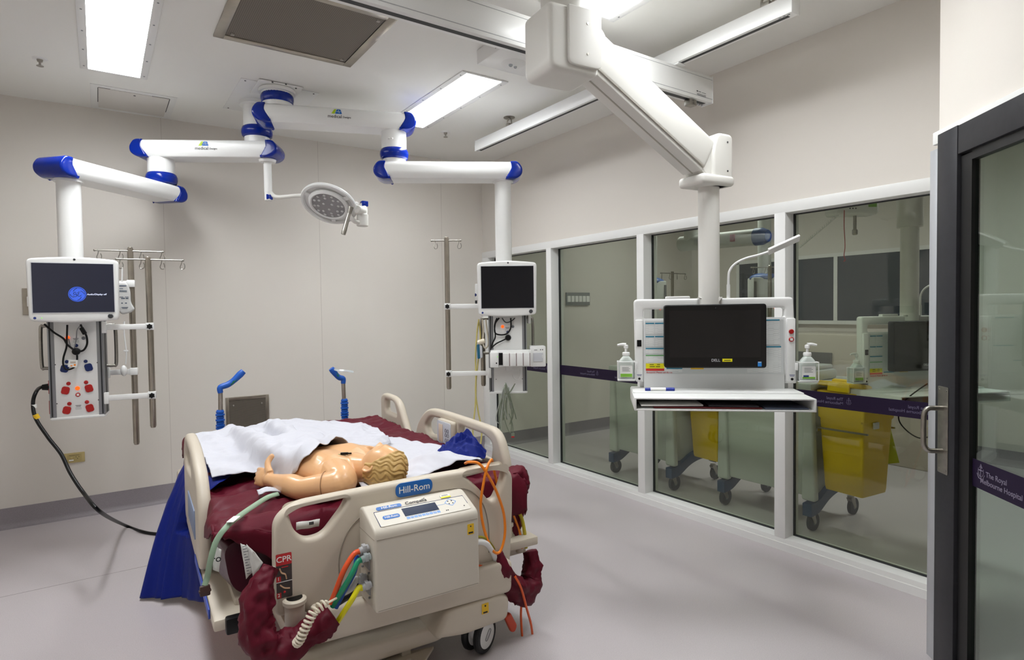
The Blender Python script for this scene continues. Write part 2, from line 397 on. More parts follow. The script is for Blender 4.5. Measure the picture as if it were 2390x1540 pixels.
# ---- diagonal door wall
P0 = V((2.671, .978, 0)); AZ = rad(42); DD = V((-sin(AZ), -cos(AZ), 0)); NN = V((-cos(AZ), sin(AZ), 0))   # along the leaf, into the room
DM = Matrix((( DD.x, 0, NN.x, P0.x), (DD.y, 0, NN.y, P0.y), (0, 1, 0, 0), (0, 0, 0, 1)))     # local x along door, y up, z into the room
def dbox(b, s0, z0, n0, s1, z1, n1, bev=0): return b.box(s0, z0, n0, s1, z1, n1, bev, M=DM)
b = MB(); dbox(b, -.10, 2.09, -.19, 3.3, Z0, -.06); dbox(b, 1.28, 0, -.19, 3.3, 2.10, -.06); struct('wall_diagonal', b, wallm)
b = MB(); q0 = P0-DD*.10-NN*.06; q1 = P0-DD*.10-NN*.19
b.add([(q0.x, q0.y, 0), (X0+.02, YE+.02, 0), (X0+.14, YE, 0), (q1.x, q1.y, 0), (q0.x, q0.y, Z0), (X0+.02, YE+.02, Z0), (X0+.14, YE, Z0), (q1.x, q1.y, Z0)],
      [(0, 1, 2, 3), (7, 6, 5, 4), (0, 4, 5, 1), (1, 5, 6, 2), (2, 6, 7, 3), (3, 7, 4, 0)]); struct('wall_return', b, wallm)
b = MB(); dbox(b, -.142, 0, -.10, -.09, 2.075, -.048, .002); struct('trim_12', b, mat('silver_jamb', (188, 190, 194), .35, metal=.3))
b = MB(); dbox(b, -.09, 2.085, -.07, 1.5, 2.135, -.03, .003); struct('trim_13', b, whitef)
door = thing('door_1', 'charcoal framed sliding glass door with purple hospital stripe', 'door'); door['kind'] = 'structure'; door.matrix_world = DM
def dpart(name, b, m, **k): return b.build(name, m, door, **k)
b = MB(); b.box(0, .01, -.045, .125, 2.104, 0, .003); b.box(1.13, .01, -.045, 1.255, 2.104, 0, .003)
b.box(.1275, 1.998, -.045, 1.1275, 2.102, -.001, .003); b.box(.1275, .01, -.045, 1.1275, .13, -.001, .003); dpart('door_frame', b, doorm)
b = MB()
for a in ((.125, .13, .188, 1.99), (1.07, .13, 1.13, 1.99), (.188, 1.965, 1.07, 1.998), (.188, .13, 1.07, .16)): b.box(a[0], a[1], -.042, a[2], a[3], -.014)
dpart('glazing_bead', b, doord)
dpart('glass', MB().box(.18, .15, -.034, 1.08, 1.975, -.026), glassd, flat=True)
dpart('film_stripe', MB().box(.17, .803, -.0262, 1.08, .902, -.0255), purple, label='purple film stripe')
b = MB(); T = Matrix.Translation((.235, .865, -.0252)); c = crest_logo(T, 1.1); b.add(c.v, c.f)
b.text('The Royal', .026, Matrix.Translation((.262, .862, -.025)), ax='LEFT', ext=.0003); b.text('Melbourne Hospital', .026, Matrix.Translation((.232, .834, -.025)), ax='LEFT', ext=.0003)
dpart('film_lettering', b, purptxt, flat=True)
b = MB().plate(rrect(.022, .81, .088, 1.142, .006), .003, .0008)
for a in ((.032, .825), (.078, .825), (.032, 1.128), (.078, 1.128)): b.cyl((a[0], a[1], .003), (a[0], a[1], .0045), .004, n=10)
hp = dpart('handle_plate', b, steel)
MB().tube([(.055, 1.06, .003), (.055, 1.06, .030), (.053, 1.058, .052), (.049, 1.04, .064), (.048, 1.0, .066), (.048, .94, .066), (.049, .915, .064), (.053, .898, .052), (.055, .896, .030), (.055, .896, .003)], .0095, 14, 5).build('door_handle', steel, hp)
# ---- next room: dark blind on the far wall
b = MB(); b.box(XR-.03, 2.2, 1.3, XR-.001, 4.6, 2.0); w5 = struct('window_5', b, mat('dark_glazing', (58, 64, 74), .3))
b = MB()
for a in ((2.16, 1.26, 2.2, 2.04), (4.6, 1.26, 4.64, 2.04), (2.16, 2.0, 4.64, 2.04), (2.16, 1.26, 4.64, 1.3), (3.38, 1.3, 3.42, 2.0)): b.box(XR-.04, a[0], a[1], XR-.001, a[2], a[3])
o = b.build('window_frame', whitef, w5); o['kind'] = 'structure'

# ================================================================ CEILING FIXTURES
def ceiling_light(x, y, label, m=lampm, group='ceiling light panels'):
    t = thing('ceiling_light', label, 'ceiling light', (x, y, Z0), 0, group)
    b = MB()
    for (x0, y0, x1, y1) in ((-.175, -.6, -.135, .6), (.135, -.6, .175, .6), (-.135, -.6, .135, -.585), (-.135, .585, .135, .6)): b.box(x0, y0, -.008, x1, y1, 0, .002)
    b.build('frame', whitef, t)
    s = MB()
    for i in range(5):
        for xx in (-.155, .155): s.cyl((xx, -.54+.27*i, -.0105), (xx, -.54+.27*i, -.0075), .005, n=8)
    s.build('screw', grey, t)
    MB().box(-.135, -.585, -.004, .135, .585, -.001).build('diffuser', m, t)
    return t
ceiling_light(.128, 3.93, 'bright rectangular ceiling light panel left of the steel ceiling vent')
ceiling_light(2.11, 3.915, 'bright rectangular ceiling light panel behind the white arm, right of the logo arm')
ceiling_light(2.11, 1.73, 'bright ceiling light panel directly behind the ivory arm mount')
for y in (1.5, 3.9): ceiling_light(5.1, y, 'dim ceiling light panel in the room beyond the glass', lampm2, 'ceiling lights beyond the glass')
ceiling_light(.128, 1.73, 'ceiling light panel nearest the left wall, above the viewer')
t = thing('ceiling_vent', 'large square perforated steel vent in the ceiling', 'ceiling vent', (.94, 3.265, Z0))
b = MB()
for a in ((-.382, -.365, -.332, .365), (.332, -.365, .382, .365), (-.332, -.365, .332, -.315), (-.332, .315, .332, .365)): b.box(a[0], a[1], -.012, a[2], a[3], 0, .002)
b.build('frame', steelf, t)
MB().box(-.33, -.313, -.007, .33, .313, -.003).build('perforated_panel', perf, t)
b = MB()
for a in (-.3, .3):
    for c in (-.285, .285): b.lathe([(.0001, -.016), (.010, -.014), (.012, -.007)], 12, Matrix.Translation((a, c, 0)))
b.build('knob', steel, t)
t = thing('access_hatch', 'white square access hatch in the ceiling near the back wall', 'hatch', (.25, 5.075, Z0))
MB().box(-.25, -.27, -.004, .25, .27, 0, .001).build('frame', whitef, t); MB().box(-.205, -.225, -.007, .205, .225, -.004, .001).build('hatch_panel', mat('hatch_paint', (216, 212, 206), .5), t)
b = MB(); b.box(-.21, -.22, -.0055, -.206, .1, -.0035); b.box(.206, -.22, -.0055, .21, .1, -.0035); b.box(-.206, -.229, -.0055, -.14, -.2255, -.0035); b.box(.1, -.229, -.0055, .206, -.2255, -.0035); b.build('gap', dgrey, t)
MB().cyl((0, -.18, -.009), (0, -.18, -.006), .007, n=10).build('lock', dgrey, t)
for (x, y, l) in ((-.239, 4.512, 'small chrome sprinkler head in the ceiling left of the light panel'), (2.465, 4.523, 'small chrome sprinkler head in the ceiling near the far corner')):
    t = thing('sprinkler', l, 'sprinkler', (x, y, Z0), 0, 'ceiling sprinklers')
    MB().lathe([(.0001, -.006), (.034, -.005), (.04, 0)], 24).build('escutcheon', whitesoft, t)
    b = MB(); b.lathe([(.0001, -.045), (.018, -.044), (.018, -.041), (.006, -.04), (.006, -.02), (.013, -.018), (.016, -.005)], 16); b.build('nozzle', steel, t)
# emergency light box
t = thing('ceiling_box', 'white boxy emergency light fitting on the ceiling under the long rail', 'light fitting', (2.03, 2.89, Z0))
MB().box(-.17, -.13, -.085, .17, .13, 0, .006).build('housing', white, t)
MB().lathe([(.0001, -.096), (.06, -.094), (.075, -.084)], 28).build('lens_ring', whitesoft, t)
b = MB(); b.ball((-.02, 0, -.097), .012); b.ball((.02, .01, -.097), .010); b.build('lens', clear, t)
b = MB()
for k in range(5): b.box(-.171, -.12, -.03-.008*k, -.1705, -.07, -.033-.008*k)
b.build('type_label', ink, t, label='small printed label')
# ---- hoist rails
def rail(name, label, L, wdt, h, loc, rz):
    t = thing(name, label, 'hoist rail', loc, rz)
    b = MB(); b.box(0, -wdt/2, 0, L, wdt/2, h, .003); b.build('rail', white, t)
    b = MB(); b.box(.03, -wdt*.18, -.0008, L-.03, wdt*.18, .001); b.build('track_slot', dgrey, t)
    b = MB()
    for x in (-.004, L): b.box(x, -wdt/2-.003, -.003, x+.004, wdt/2+.003, h+.003, .001)
    b.build('end_cap', whitesoft, t)
    b = MB()
    for k in range(3): b.cyl((.02+.022*k, wdt*.3, -.003), (.02+.022*k, wdt*.3, .001), .006, n=10); b.cyl((L-.02-.022*k, wdt*.3, -.003), (L-.02-.022*k, wdt*.3, .001), .006, n=10)
    b.build('screw', grey, t)
    return t
R1 = rail('hoist_rail', 'long white ceiling hoist rail running beside the glazed wall', 2.82, .06, .085, (2.705, 1.57, 2.815), pi/2)
b = MB()
for x in (.14, 1.4, 2.35):
    b.cyl((x, 0, .155), (x, 0, .16), .045, n=20); b.tube([(x-.03, 0, .085), (x-.028, 0, .13), (x, 0, .15), (x+.028, 0, .13), (x+.03, 0, .085)], .006, 8); b.box(x-.02, -.02, .085, x+.02, .02, .11, .003)
b.build('ceiling_bracket', steel, R1)
MB().box(.78, -.02, -.022, 1.02, .02, 0, .004).build('trolley_cover', white, R1)
R2 = rail('hoist_gantry', 'wide white transverse hoist beam crossing under the ceiling', 3.98, .075, .15, (-.98, 2.285, 2.655), 0)
b = MB(); b.box(.0, -.0385, .018, 3.98, -.037, .021); b.box(0, -.0385, .13, 3.98, -.037, .132); b.build('groove', mat('soft_grey', (170, 170, 172), .5), R2)
b = MB(); b.box(3.838, -.0386, .040, .0+3.850, -.038, .046); b.box(3.856, -.0386, .041, 3.876, -.038, .0435); b.box(3.884, -.0386, .040, 3.92, -.038, .042); b.box(3.84, -.0386, .028, 3.92, -.038, .030); b.box(3.84, -.0386, .022, 3.92, -.038, .024); b.build('maker_mark', ink, R2, flat=True)
b = MB(); b.box(3.80, -.022, -.035, 3.86, .022, 0, .004); b.cyl((3.83, -.03, -.018), (3.83, .03, -.018), .009); b.build('trolley', steel, R2)
b = MB(); b.box(3.655, -.06, .15, 3.715, .06, .160, .002); b.box(3.66, -.03, .145, 3.71, .03, .155); b.build('hanger', white, R2)
# ================================================================ WALL THINGS
t = thing('power_outlet', 'beige power outlet with one switch on the back wall low down', 'power outlet', (-.172, Y0, .434))
MB().plate(rrect(-.062, -.036, .062, .036, .004), .009, .002, M=FACE(0, 0, 0)).build('cover_plate', brass, t)
MB().plate(rrect(-.042, -.026, .042, .026, .003), .003, .001, M=FACE(0, -.009, 0)).build('insert', mat('outlet_insert', (178, 160, 104), .45), t)
MB().ball((-.018, -.013, 0), (.009, .004, .006)).build('rocker_switch', brass, t)
b = MB(); b.box(.009, -.0125, .003, .012, -.012, .009, M=None); b.box(.026, -.0125, .003, .029, -.012, .009); b.box(.0175, -.0125, -.010, .0205, -.012, -.003); b.box(-.03, -.0125, .018, .03, -.012, .020); b.build('pin_slots', ink, t)
MB().plate(rrect(-.032, -.02, -.004, -.011, .002), .0006, M=FACE(0, -.0122, 0)).build('tape', paper, t, label='scrap of white tape')
t = thing('wall_vent', 'square perforated steel vent low on the back wall behind the bed', 'wall vent', (1.005, Y0, .605))
b = MB()
for a in ((-.168, -.17, -.143, .17), (.143, -.17, .168, .17), (-.143, .145, .143, .17), (-.143, -.17, .143, -.145)): b.box(a[0], -.014, a[1], a[2], 0, a[3], .002)
b.build('frame', steelf, t); MB().box(-.145, -.009, -.147, .145, -.003, .147).build('perforated_panel', perf, t)
b = MB()
for c in (-.11, .11): b.ball((c, -.012, .10), .008)
b.build('knob', steel, t)
t = thing('wall_plate', 'small steel switch plate on the back wall left of the monitor', 'switch plate', (-.385, Y0, 1.565))
MB().plate(rrect(-.045, -.092, .045, .092, .003), .006, .001, M=FACE()).build('cover_plate', steelf, t)
MB().plate(rrect(-.02, -.035, .02, .035, .004), .012, .002, M=FACE(0, -.006, 0)).build('switch', whitesoft, t)
# far room wall gear seen through the glass
t = thing('socket_trunking', 'grey strip of white sockets on the back wall beyond the glass', 'socket strip', (4.64, Y0, 1.585))
MB().box(-.18, -.02, -.075, .18, 0, .075, .003).build('trunking', mat('trunking_grey', (120, 124, 124), .5), t)
for k in range(6): MB().plate(rrect(-.17+.058*k, -.035, -.122+.058*k, .035, .003), .006, .001, M=FACE(0, -.02, 0)).build('socket', white, t)
# ================================================================ PENDANTS
def wb(b, name, m, t, **k):      # geometry given in world coordinates, stored in the thing's frame
    r = t
    T = Matrix.Identity(4); ch = []
    while r: ch.append(Matrix.LocRotScale(r.location, r.rotation_euler, None)); r = r.parent
    for q in reversed(ch): T = T @ q
    I = T.inverted(); b.v = [(I @ V(p))[:] for p in b.v]
    return b.build(name, m, t, **k)
def pivot_ring(c, z0, z1, r, b):   # bulged ring between two z
    h = z1-z0; b.lathe([(r*.82, 0), (r*.97, h*.12), (r*1.02, h*.4), (r*1.02, h*.65), (r*.95, h*.9), (r*.85, h)], 32, Matrix.Translation((c[0], c[1], z0)))
def arm(t, a, c, z0, z1, wd=.20, over=.10, logo=None):
    a = V((a[0], a[1], 0)); c = V((c[0], c[1], 0)); d = (c-a); L = d.length; d.normalize(); n = V((-d.y, d.x, 0)); h = z1-z0
    M = Matrix(((d.x, n.x, 0, a.x), (d.y, n.y, 0, a.y), (0, 0, 1, z0), (0, 0, 0, 1)))
    sec = roundpoly([(-wd/2+.018, 0, .008), (wd/2-.018, 0, .008), (wd/2, h*.30, .02), (wd/2, h, .035), (-wd/2, h, .035), (-wd/2, h*.30, .02)], .02, 5)
    k = len(sec); x0, x1 = -over, L+over; b = MB()
    b.add([(x0, p[0], p[1]) for p in sec]+[(x1, p[0], p[1]) for p in sec], [(i, (i+1) % k, k+(i+1) % k, k+i) for i in range(k)]+[tuple(range(k)), tuple(range(2*k-1, k-1, -1))], M)
    wb(b, 'arm', white, t)
    for s, x in ((1, L+over), (-1, -over)):
        pts = [(s*-.018, h+.002), (s*-.018, h*.62), (s*-.055, -.002), (s*.02, -.002, .03), (s*.062, h*.22, .04), (s*.068, h*.6, .04), (s*.035, h+.002, .03)]
        b = MB().plate(roundpoly([(p[0]+x,)+tuple(p[1:]) for p in (pts if s > 0 else pts[::-1])], .003, 5), wd+.006, .014, M=M @ Matrix.Translation((0, (wd+.006)/2, 0)) @ Matrix(((1, 0, 0, 0), (0, 0, -1, 0), (0, 1, 0, 0), (0, 0, 0, 1))), seg=3)
        wb(b, 'end_cap', blue, t)
    if logo is not None:
        # decide the face that looks to the entrance side
        s = -1 if n.y > 0 else 1
        lm = M @ Matrix.Translation((L*logo, s*(wd/2+.001), h*.64)) @ (Matrix(((1, 0, 0, 0), (0, 0, -1, 0), (0, 1, 0, 0), (0, 0, 0, 1))) if s < 0 else Matrix(((-1, 0, 0, 0), (0, 0, 1, 0), (0, 1, 0, 0), (0, 0, 0, 1))))
        b = MB().plate(roundpoly([(-.034, -.004), (-.012, -.004), (.0, .026), (-.014, .026)], .004, 3), .001, M=lm); wb(b, 'logo_triangle', mat('lime_print', (176, 206, 30), .4), t)
        b = MB().plate(roundpoly([(-.010, -.004), (.036, -.004), (.026, .026), (.002, .026)], .005, 3), .001, M=lm); wb(b, 'logo_badge', bluel, t)
        b = MB().tube([(0, .010, .0012), (.009, .010, .0012), (.013, .021, .0012), (.017, .001, .0012), (.02, .013, .0012), (.028, .010, .0012)], .0012, 5, sm=False, M=lm); wb(b, 'logo_pulse', paper, t)
        b = MB().text('medical', .030, lm @ Matrix.Translation((-.058, -.022, 0)), ax='LEFT'); b.text('Designs', .017, lm @ Matrix.Translation((.040, -.024, 0)), ax='LEFT'); wb(b, 'lettering', mat('logo_ink', (40, 34, 40), .5), t, flat=True)
ZA = (2.725, 2.845); ZA2 = (2.385, 2.505); ZB = (2.565, 2.685); ZB2 = (2.27, 2.385)
MA, JA, KA = (1.036, 4.25), (1.758, 3.987), (2.42, 3.60)
MBp, JB, KB = (.98, 4.62), (.401, 4.955), (-.123, 4.46)
LM = Frame(KB[0], KB[1], -8); RM = Frame(KA[0], KA[1], -32)
def socket_round(b, f, px, py, v, r, h=.004):
    p = f.v(px, py, v); b.lathe([(r, 0), (r, h*.7), (r*.8, h), (.0001, h)], 16, f.M @ align((0, -1, 0), p))
def service_head(t, F, zb, zt, wd, dp, uc, dets):
    """column box in frame F: white panel, aluminium slot rails, sockets"""
    W = F.M
    b = MB(); b.box(uc-wd/2+.03, -dp/2, zb+.012, uc+wd/2-.03, dp/2, zt, .004, M=W); wb(b, 'service_column', white, t)
    for s in (-1, 1):
        x = uc+s*(wd/2-.016); b = MB(); b.box(x-.016, -dp/2-.002, zb+.012, x+.016, dp/2+.002, zt, .003, M=W); wb(b, 'side_rail', grey, t)
        b = MB(); b.box(x+s*.004-.004, -dp/2-.0035, zb+.02, x+s*.004+.004, -dp/2-.001, zt-.01, M=W); b.box(x+s*.0145, -dp*.2, zb+.02, x+s*.0175, dp*.2, zt-.01, M=W); wb(b, 'rail_slot', dgrey, t)
    b = MB(); b.plate(rrect(uc-wd/2-.002, -dp/2-.008, uc+wd/2+.002, dp/2+.008, .025), .014, .003, M=W @ Matrix.Translation((0, 0, zb))); wb(b, 'bottom_cover', whitesoft, t)
    for s in (-1, 1):
        x = uc+s*(wd/2+.001); b = MB(); b.tube([(x, .03, 1.40), (x+s*.035, .03, 1.40), (x+s*.05, .03, 1.38), (x+s*.05, .03, 1.17), (x+s*.035, .03, 1.15), (x, .03, 1.15)], .010, 12, 4, M=W); wb(b, 'grab_handle', steel, t)
    v = -dp/2-.0005
    kinds = dict(o=(ledo, .011), g=(mat('grey_socket', (120, 124, 130), .4), .010), b=(bsock, .010), r=(red, .011), O=(ledo, .012))
    for k, px, py in dets:
        if k in kinds: b = MB(); socket_round(b, F, px, py, v, kinds[k][1]); wb(b, 'indicator_lamp' if k in 'oO' else 'socket', kinds[k][0], t)
        elif k == 'q':
            b = MB(); socket_round(b, F, px, py, v, .0125, .003); wb(b, 'socket', red, t); b = MB(); p = F.v(px, py, v-.003); b.box(p.x-.006, p.y-.001, p.z-.006, p.x+.006, p.y, p.z+.006, M=None); wb(MB().add(b.v, b.f, W), 'socket_face', paper, t)
        elif k in 'RB':
            p = F.v(px, py, v); ro = rad(14 if px > 180 else -14) if px < 500 else 0
            b = MB().plate(roundpoly([(-.019, -.014), (-.012, -.022), (.012, -.022), (.019, -.014), (.019, .014), (.012, .022), (-.012, .022), (-.019, .014)], .004, 3), .006, .001, M=W @ Matrix.Translation(p) @ Matrix(((1, 0, 0, 0), (0, 0, -1, 0), (0, 1, 0, 0), (0, 0, 0, 1))) @ Matrix.Rotation(ro, 4, 'Z') @ Matrix.Diagonal((1.02, 1.02, 1, 1)))
            wb(b, 'power_socket', red if k == 'R' else bsock, t)
        elif k == 't':
            p = F.v(px, py, v); b = MB(); b.box(p.x-.014, v-.0006, p.z+.004, p.x+.014, v, p.z+.007, M=W); b.box(p.x-.011, v-.0006, p.z-.002, p.x+.011, v, p.z+.001, M=W); b.tube([(p.x-.014, v, p.z-.008), (p.x+.014, v, p.z-.008), (p.x+.014, v, p.z-.016), (p.x-.014, v, p.z-.016)], .0008, 5, closed=True, sm=False, M=W); wb(b, 'panel_marking', mat('grey_ink', (110, 110, 114), .6), t)
        elif k == 'k': b = MB(); socket_round(b, F, px, py, v, .003, .002); wb(b, 'screw', ink, t)
def pole_bracket(t, F, z, x0, x1, v, hh=.045, knob=True):
    b = MB(); b.box(min(x0, x1), v-.006, z-hh/2+.006, max(x0, x1), v+.006, z+hh/2-.006, .003, M=F.M); b.box(x1-.022, v-.012, z-hh/2, x1+.022, v+.030, z+hh/2, .004, M=F.M)
    b.box(x0-.012, v-.014, z-hh/2-.012, x0+.012, v+.012, z+hh/2+.012, .003, M=F.M)
    br = wb(b, 'pole_bracket', white, t)
    if knob:
        pts = []
        for i in range(12): a = 2*pi*i/12; r = .019 if i % 2 else .012; pts.append((r*cos(a), r*sin(a)))
        k = MB().plate(roundpoly(pts, .004, 3), .016, .003, M=F.M @ FACE(x1, v-.012, z)); k.cyl(F.M @ V((x1, v-.0, z)), F.M @ V((x1, v-.014, z)), .006, n=10)
        wb(k, 'clamp_knob', black, br)
# --- right-hand pendant (mount A)
t = thing('ceiling_pendant', 'white and blue ceiling pendant reaching right to the service column by the glazed wall', 'ceiling pendant', (MA[0], MA[1], Z0), 0, None); PA = t
b = MB(); b.box(.80, 4.19, Z0-.004, 1.30, 4.86, Z0, .001); wb(b, 'ceiling_plate', whitef, t)
b = MB()
for x in (.83, 1.27):
    for y in (4.215, 4.83): b.cyl((x, y, Z0-.006), (x, y, Z0-.003), .006, n=8)
for a in (.4, .7, 1.0): b.cyl((MA[0]+.14*cos(-a*2), MA[1]+.14*sin(-a*2), Z0-.016), (MA[0]+.14*cos(-a*2), MA[1]+.14*sin(-a*2), Z0-.011), .006, n=8)
wb(b, 'screw', dgrey, t)
b = MB(); b.box(MA[0]-.14, MA[1]-.12, Z0-.012, MA[0]+.14, MA[1]+.16, Z0-.004, .001); b.lathe([(.118, 2.935), (.118, 2.955), (.108, 2.963)], 36, Matrix.Translation((*MA, 0))); b.lathe([(.095, 2.84), (.10, 2.92), (.10, 2.97)], 36, Matrix.Translation((*MA, 0))); wb(b, 'mount_flange', white, t)
b = MB(); pivot_ring(MA, 2.862, 2.938, .104, b); wb(b, 'pivot_ring', blue, t)
arm(t, MA, JA, *ZA, over=.085, logo=.50)
b = MB(); b.lathe([(.087, 2.60), (.087, 2.728)], 36, Matrix.Translation((*JA, 0))); b.lathe([(.08, 2.50), (.08, 2.545)], 36, Matrix.Translation((*JA, 0))); wb(b, 'joint_cylinder', white, t)
b = MB(); pivot_ring(JA, 2.532, 2.608, .098, b); wb(b, 'pivot_ring', blue, t)
b = MB()
for a in (3.9, 4.15): b.ball((JA[0]+.087*cos(a), JA[1]+.087*sin(a), 2.66), .008)
wb(b, 'cover_plug', whitesoft, t)
arm(t, JA, KA, *ZA2, over=.07)
b = MB(); b.lathe([(.075, 2.375), (.075, 2.388)], 36, Matrix.Translation((*KA, 0))); b.cyl((*KA, 1.60), (*KA, 2.39), .0585, n=40); wb(b, 'column', white, t)
service_head(t, RM, .865, 1.62, .27, .15, .018, [('o', 1173, 762), ('g', 1197, 762), ('b', 1185, 775), ('t', 1184, 766), ('k', 1158, 885), ('k', 1219, 884)])
for z in (1.491, 1.015): pole_bracket(t, RM, z, -.115, -.405, -.09)
b = MB(); b.box(.165, -.05, 1.36, .185, .05, 1.50, .006, M=RM.M); wb(b, 'side_hook', white, t)
b = MB(); b.tube([(.105, -.095, 1.04), (.105, -.11, 1.0), (.085, -.115, .965), (.06, -.11, .975), (.05, -.10, 1.0)], .003, 8, M=RM.M); b.box(-.0, -.11, 1.03, .05, -.075, 1.065, .004, M=RM.M); wb(b, 'cable_hook', whitesoft, t)
# --- left-hand pendant (mount B)
t = thing('ceiling_pendant', 'white and blue ceiling pendant reaching left to the service column with red sockets', 'ceiling pendant', (MBp[0], MBp[1], Z0)); PB = t
b = MB(); b.lathe([(.09, 2.79), (.09, 2.945), (.112, 2.947), (.112, 2.971)], 36, Matrix.Translation((*MBp, 0))); wb(b, 'mount_flange', white, t)
b = MB(); pivot_ring(MBp, 2.722, 2.80, .104, b); wb(b, 'pivot_ring', blue, t)
b = MB(); b.lathe([(.085, 2.68), (.085, 2.73)], 36, Matrix.Translation((*MBp, 0))); b.lathe([(.087, 2.45), (.087, 2.568)], 36, Matrix.Translation((*JB, 0))); b.lathe([(.08, 2.37), (.08, 2.40)], 36, Matrix.Translation((*JB, 0))); wb(b, 'joint_cylinder', white, t)
arm(t, JB, MBp, *ZB, over=.10, logo=.50)
b = MB(); pivot_ring(JB, 2.385, 2.466, .10, b); wb(b, 'pivot_ring', blue, t)
arm(t, KB, JB, *ZB2, over=.07)
b = MB(); b.lathe([(.075, 2.255), (.075, 2.272)], 36, Matrix.Translation((*KB, 0))); b.cyl((*KB, 1.60), (*KB, 2.28), .062, n=40); wb(b, 'column', white, t)
service_head(t, LM, .85, 1.62, .27, .16, .02, [('o', 158, 788), ('g', 195, 789), ('t', 177, 792), ('b', 178, 806), ('b', 156, 844), ('b', 200, 843), ('B', 151, 860), ('B', 207, 857),
    ('r', 160, 895), ('r', 201, 892), ('R', 153, 911), ('R', 208, 906), ('O', 181, 906), ('q', 182, 921), ('r', 162, 942), ('r', 203, 938), ('R', 156, 957), ('R', 210, 952), ('t', 183, 948), ('k', 129, 851), ('k', 227, 846), ('k', 133, 942), ('k', 230, 933)])
for z in (1.388, .962): pole_bracket(t, LM, z, .165, .40, -.09)
for z in (1.10, 1.66): pole_bracket(t, LM, z, .15, .289, .10, knob=False)
b = MB()
for z in (1.03, .91): b.box(-.13, -.02, z-.03, -.118, .045, z+.05, .002, M=LM.M)
wb(b, 'side_socket', red, t)
# --- IV poles
def iv_pole(label, F, u, v, z0, z1, bars, nh, group=None):
    p = F.M @ V((u, v, 0)); t = thing('iv_pole', label, 'drip pole', (p.x, p.y, z0), F.rz, group)
    L = z1-z0; b = MB(); b.cyl((0, 0, 0), (0, 0, L), .0145, n=16, bev=.003); b.box(-.0175, -.002, .01, .0175, .002, L-.01); b.build('pole', steelf, t)
    b = MB(); zz, x0, x1 = bars; zz -= z0; b.cyl((x0-u, 0, zz), (x1-u, 0, zz), .005, n=10); b.ball((x0-u, 0, zz), .0075, 10); b.ball((x1-u, 0, zz), .0075, 10); b.build('crossbar', steel, t)
    for i in range(nh):
        x = x0-u+(x1-x0)*(i+.12)/(nh-1+.24); 
        if abs(x) < .03: x += .05
        M = Matrix.Translation((x, 0, zz)) @ Matrix.Rotation(rad(25*(-1)**i+10), 4, 'Z')
        MB().tube([(0, 0, .006), (.007, 0, 0), (.004, 0, -.02), (-.004, 0, -.042), (.004, 0, -.056), (.020, 0, -.052), (.024, 0, -.034), (.019, 0, -.018)], .0027, 8, 4, M=M).build('hook', steel, t)
    return t
iv_pole('front steel drip pole left of the bed, hung on two white brackets with black knobs', LM, .40, -.07, .757, 1.818, (1.80, .235, .59), 4, 'drip poles beside the left column')
iv_pole('rear, longer steel drip pole left of the bed, its crossbar highest', LM, .289, .125, .625, 1.893, (1.868, .10, .47), 4, 'drip poles beside the left column')
iv_pole('single steel drip pole in front of the corner, left of the right-hand monitor', RM, -.405, -.07, .903, 1.981, (1.955, -.51, -.305), 2)
iv_pole('short steel rod half hidden behind the right service column', RM, -.16, .06, .905, 1.30, (1.02, -.17, -.15), 2)
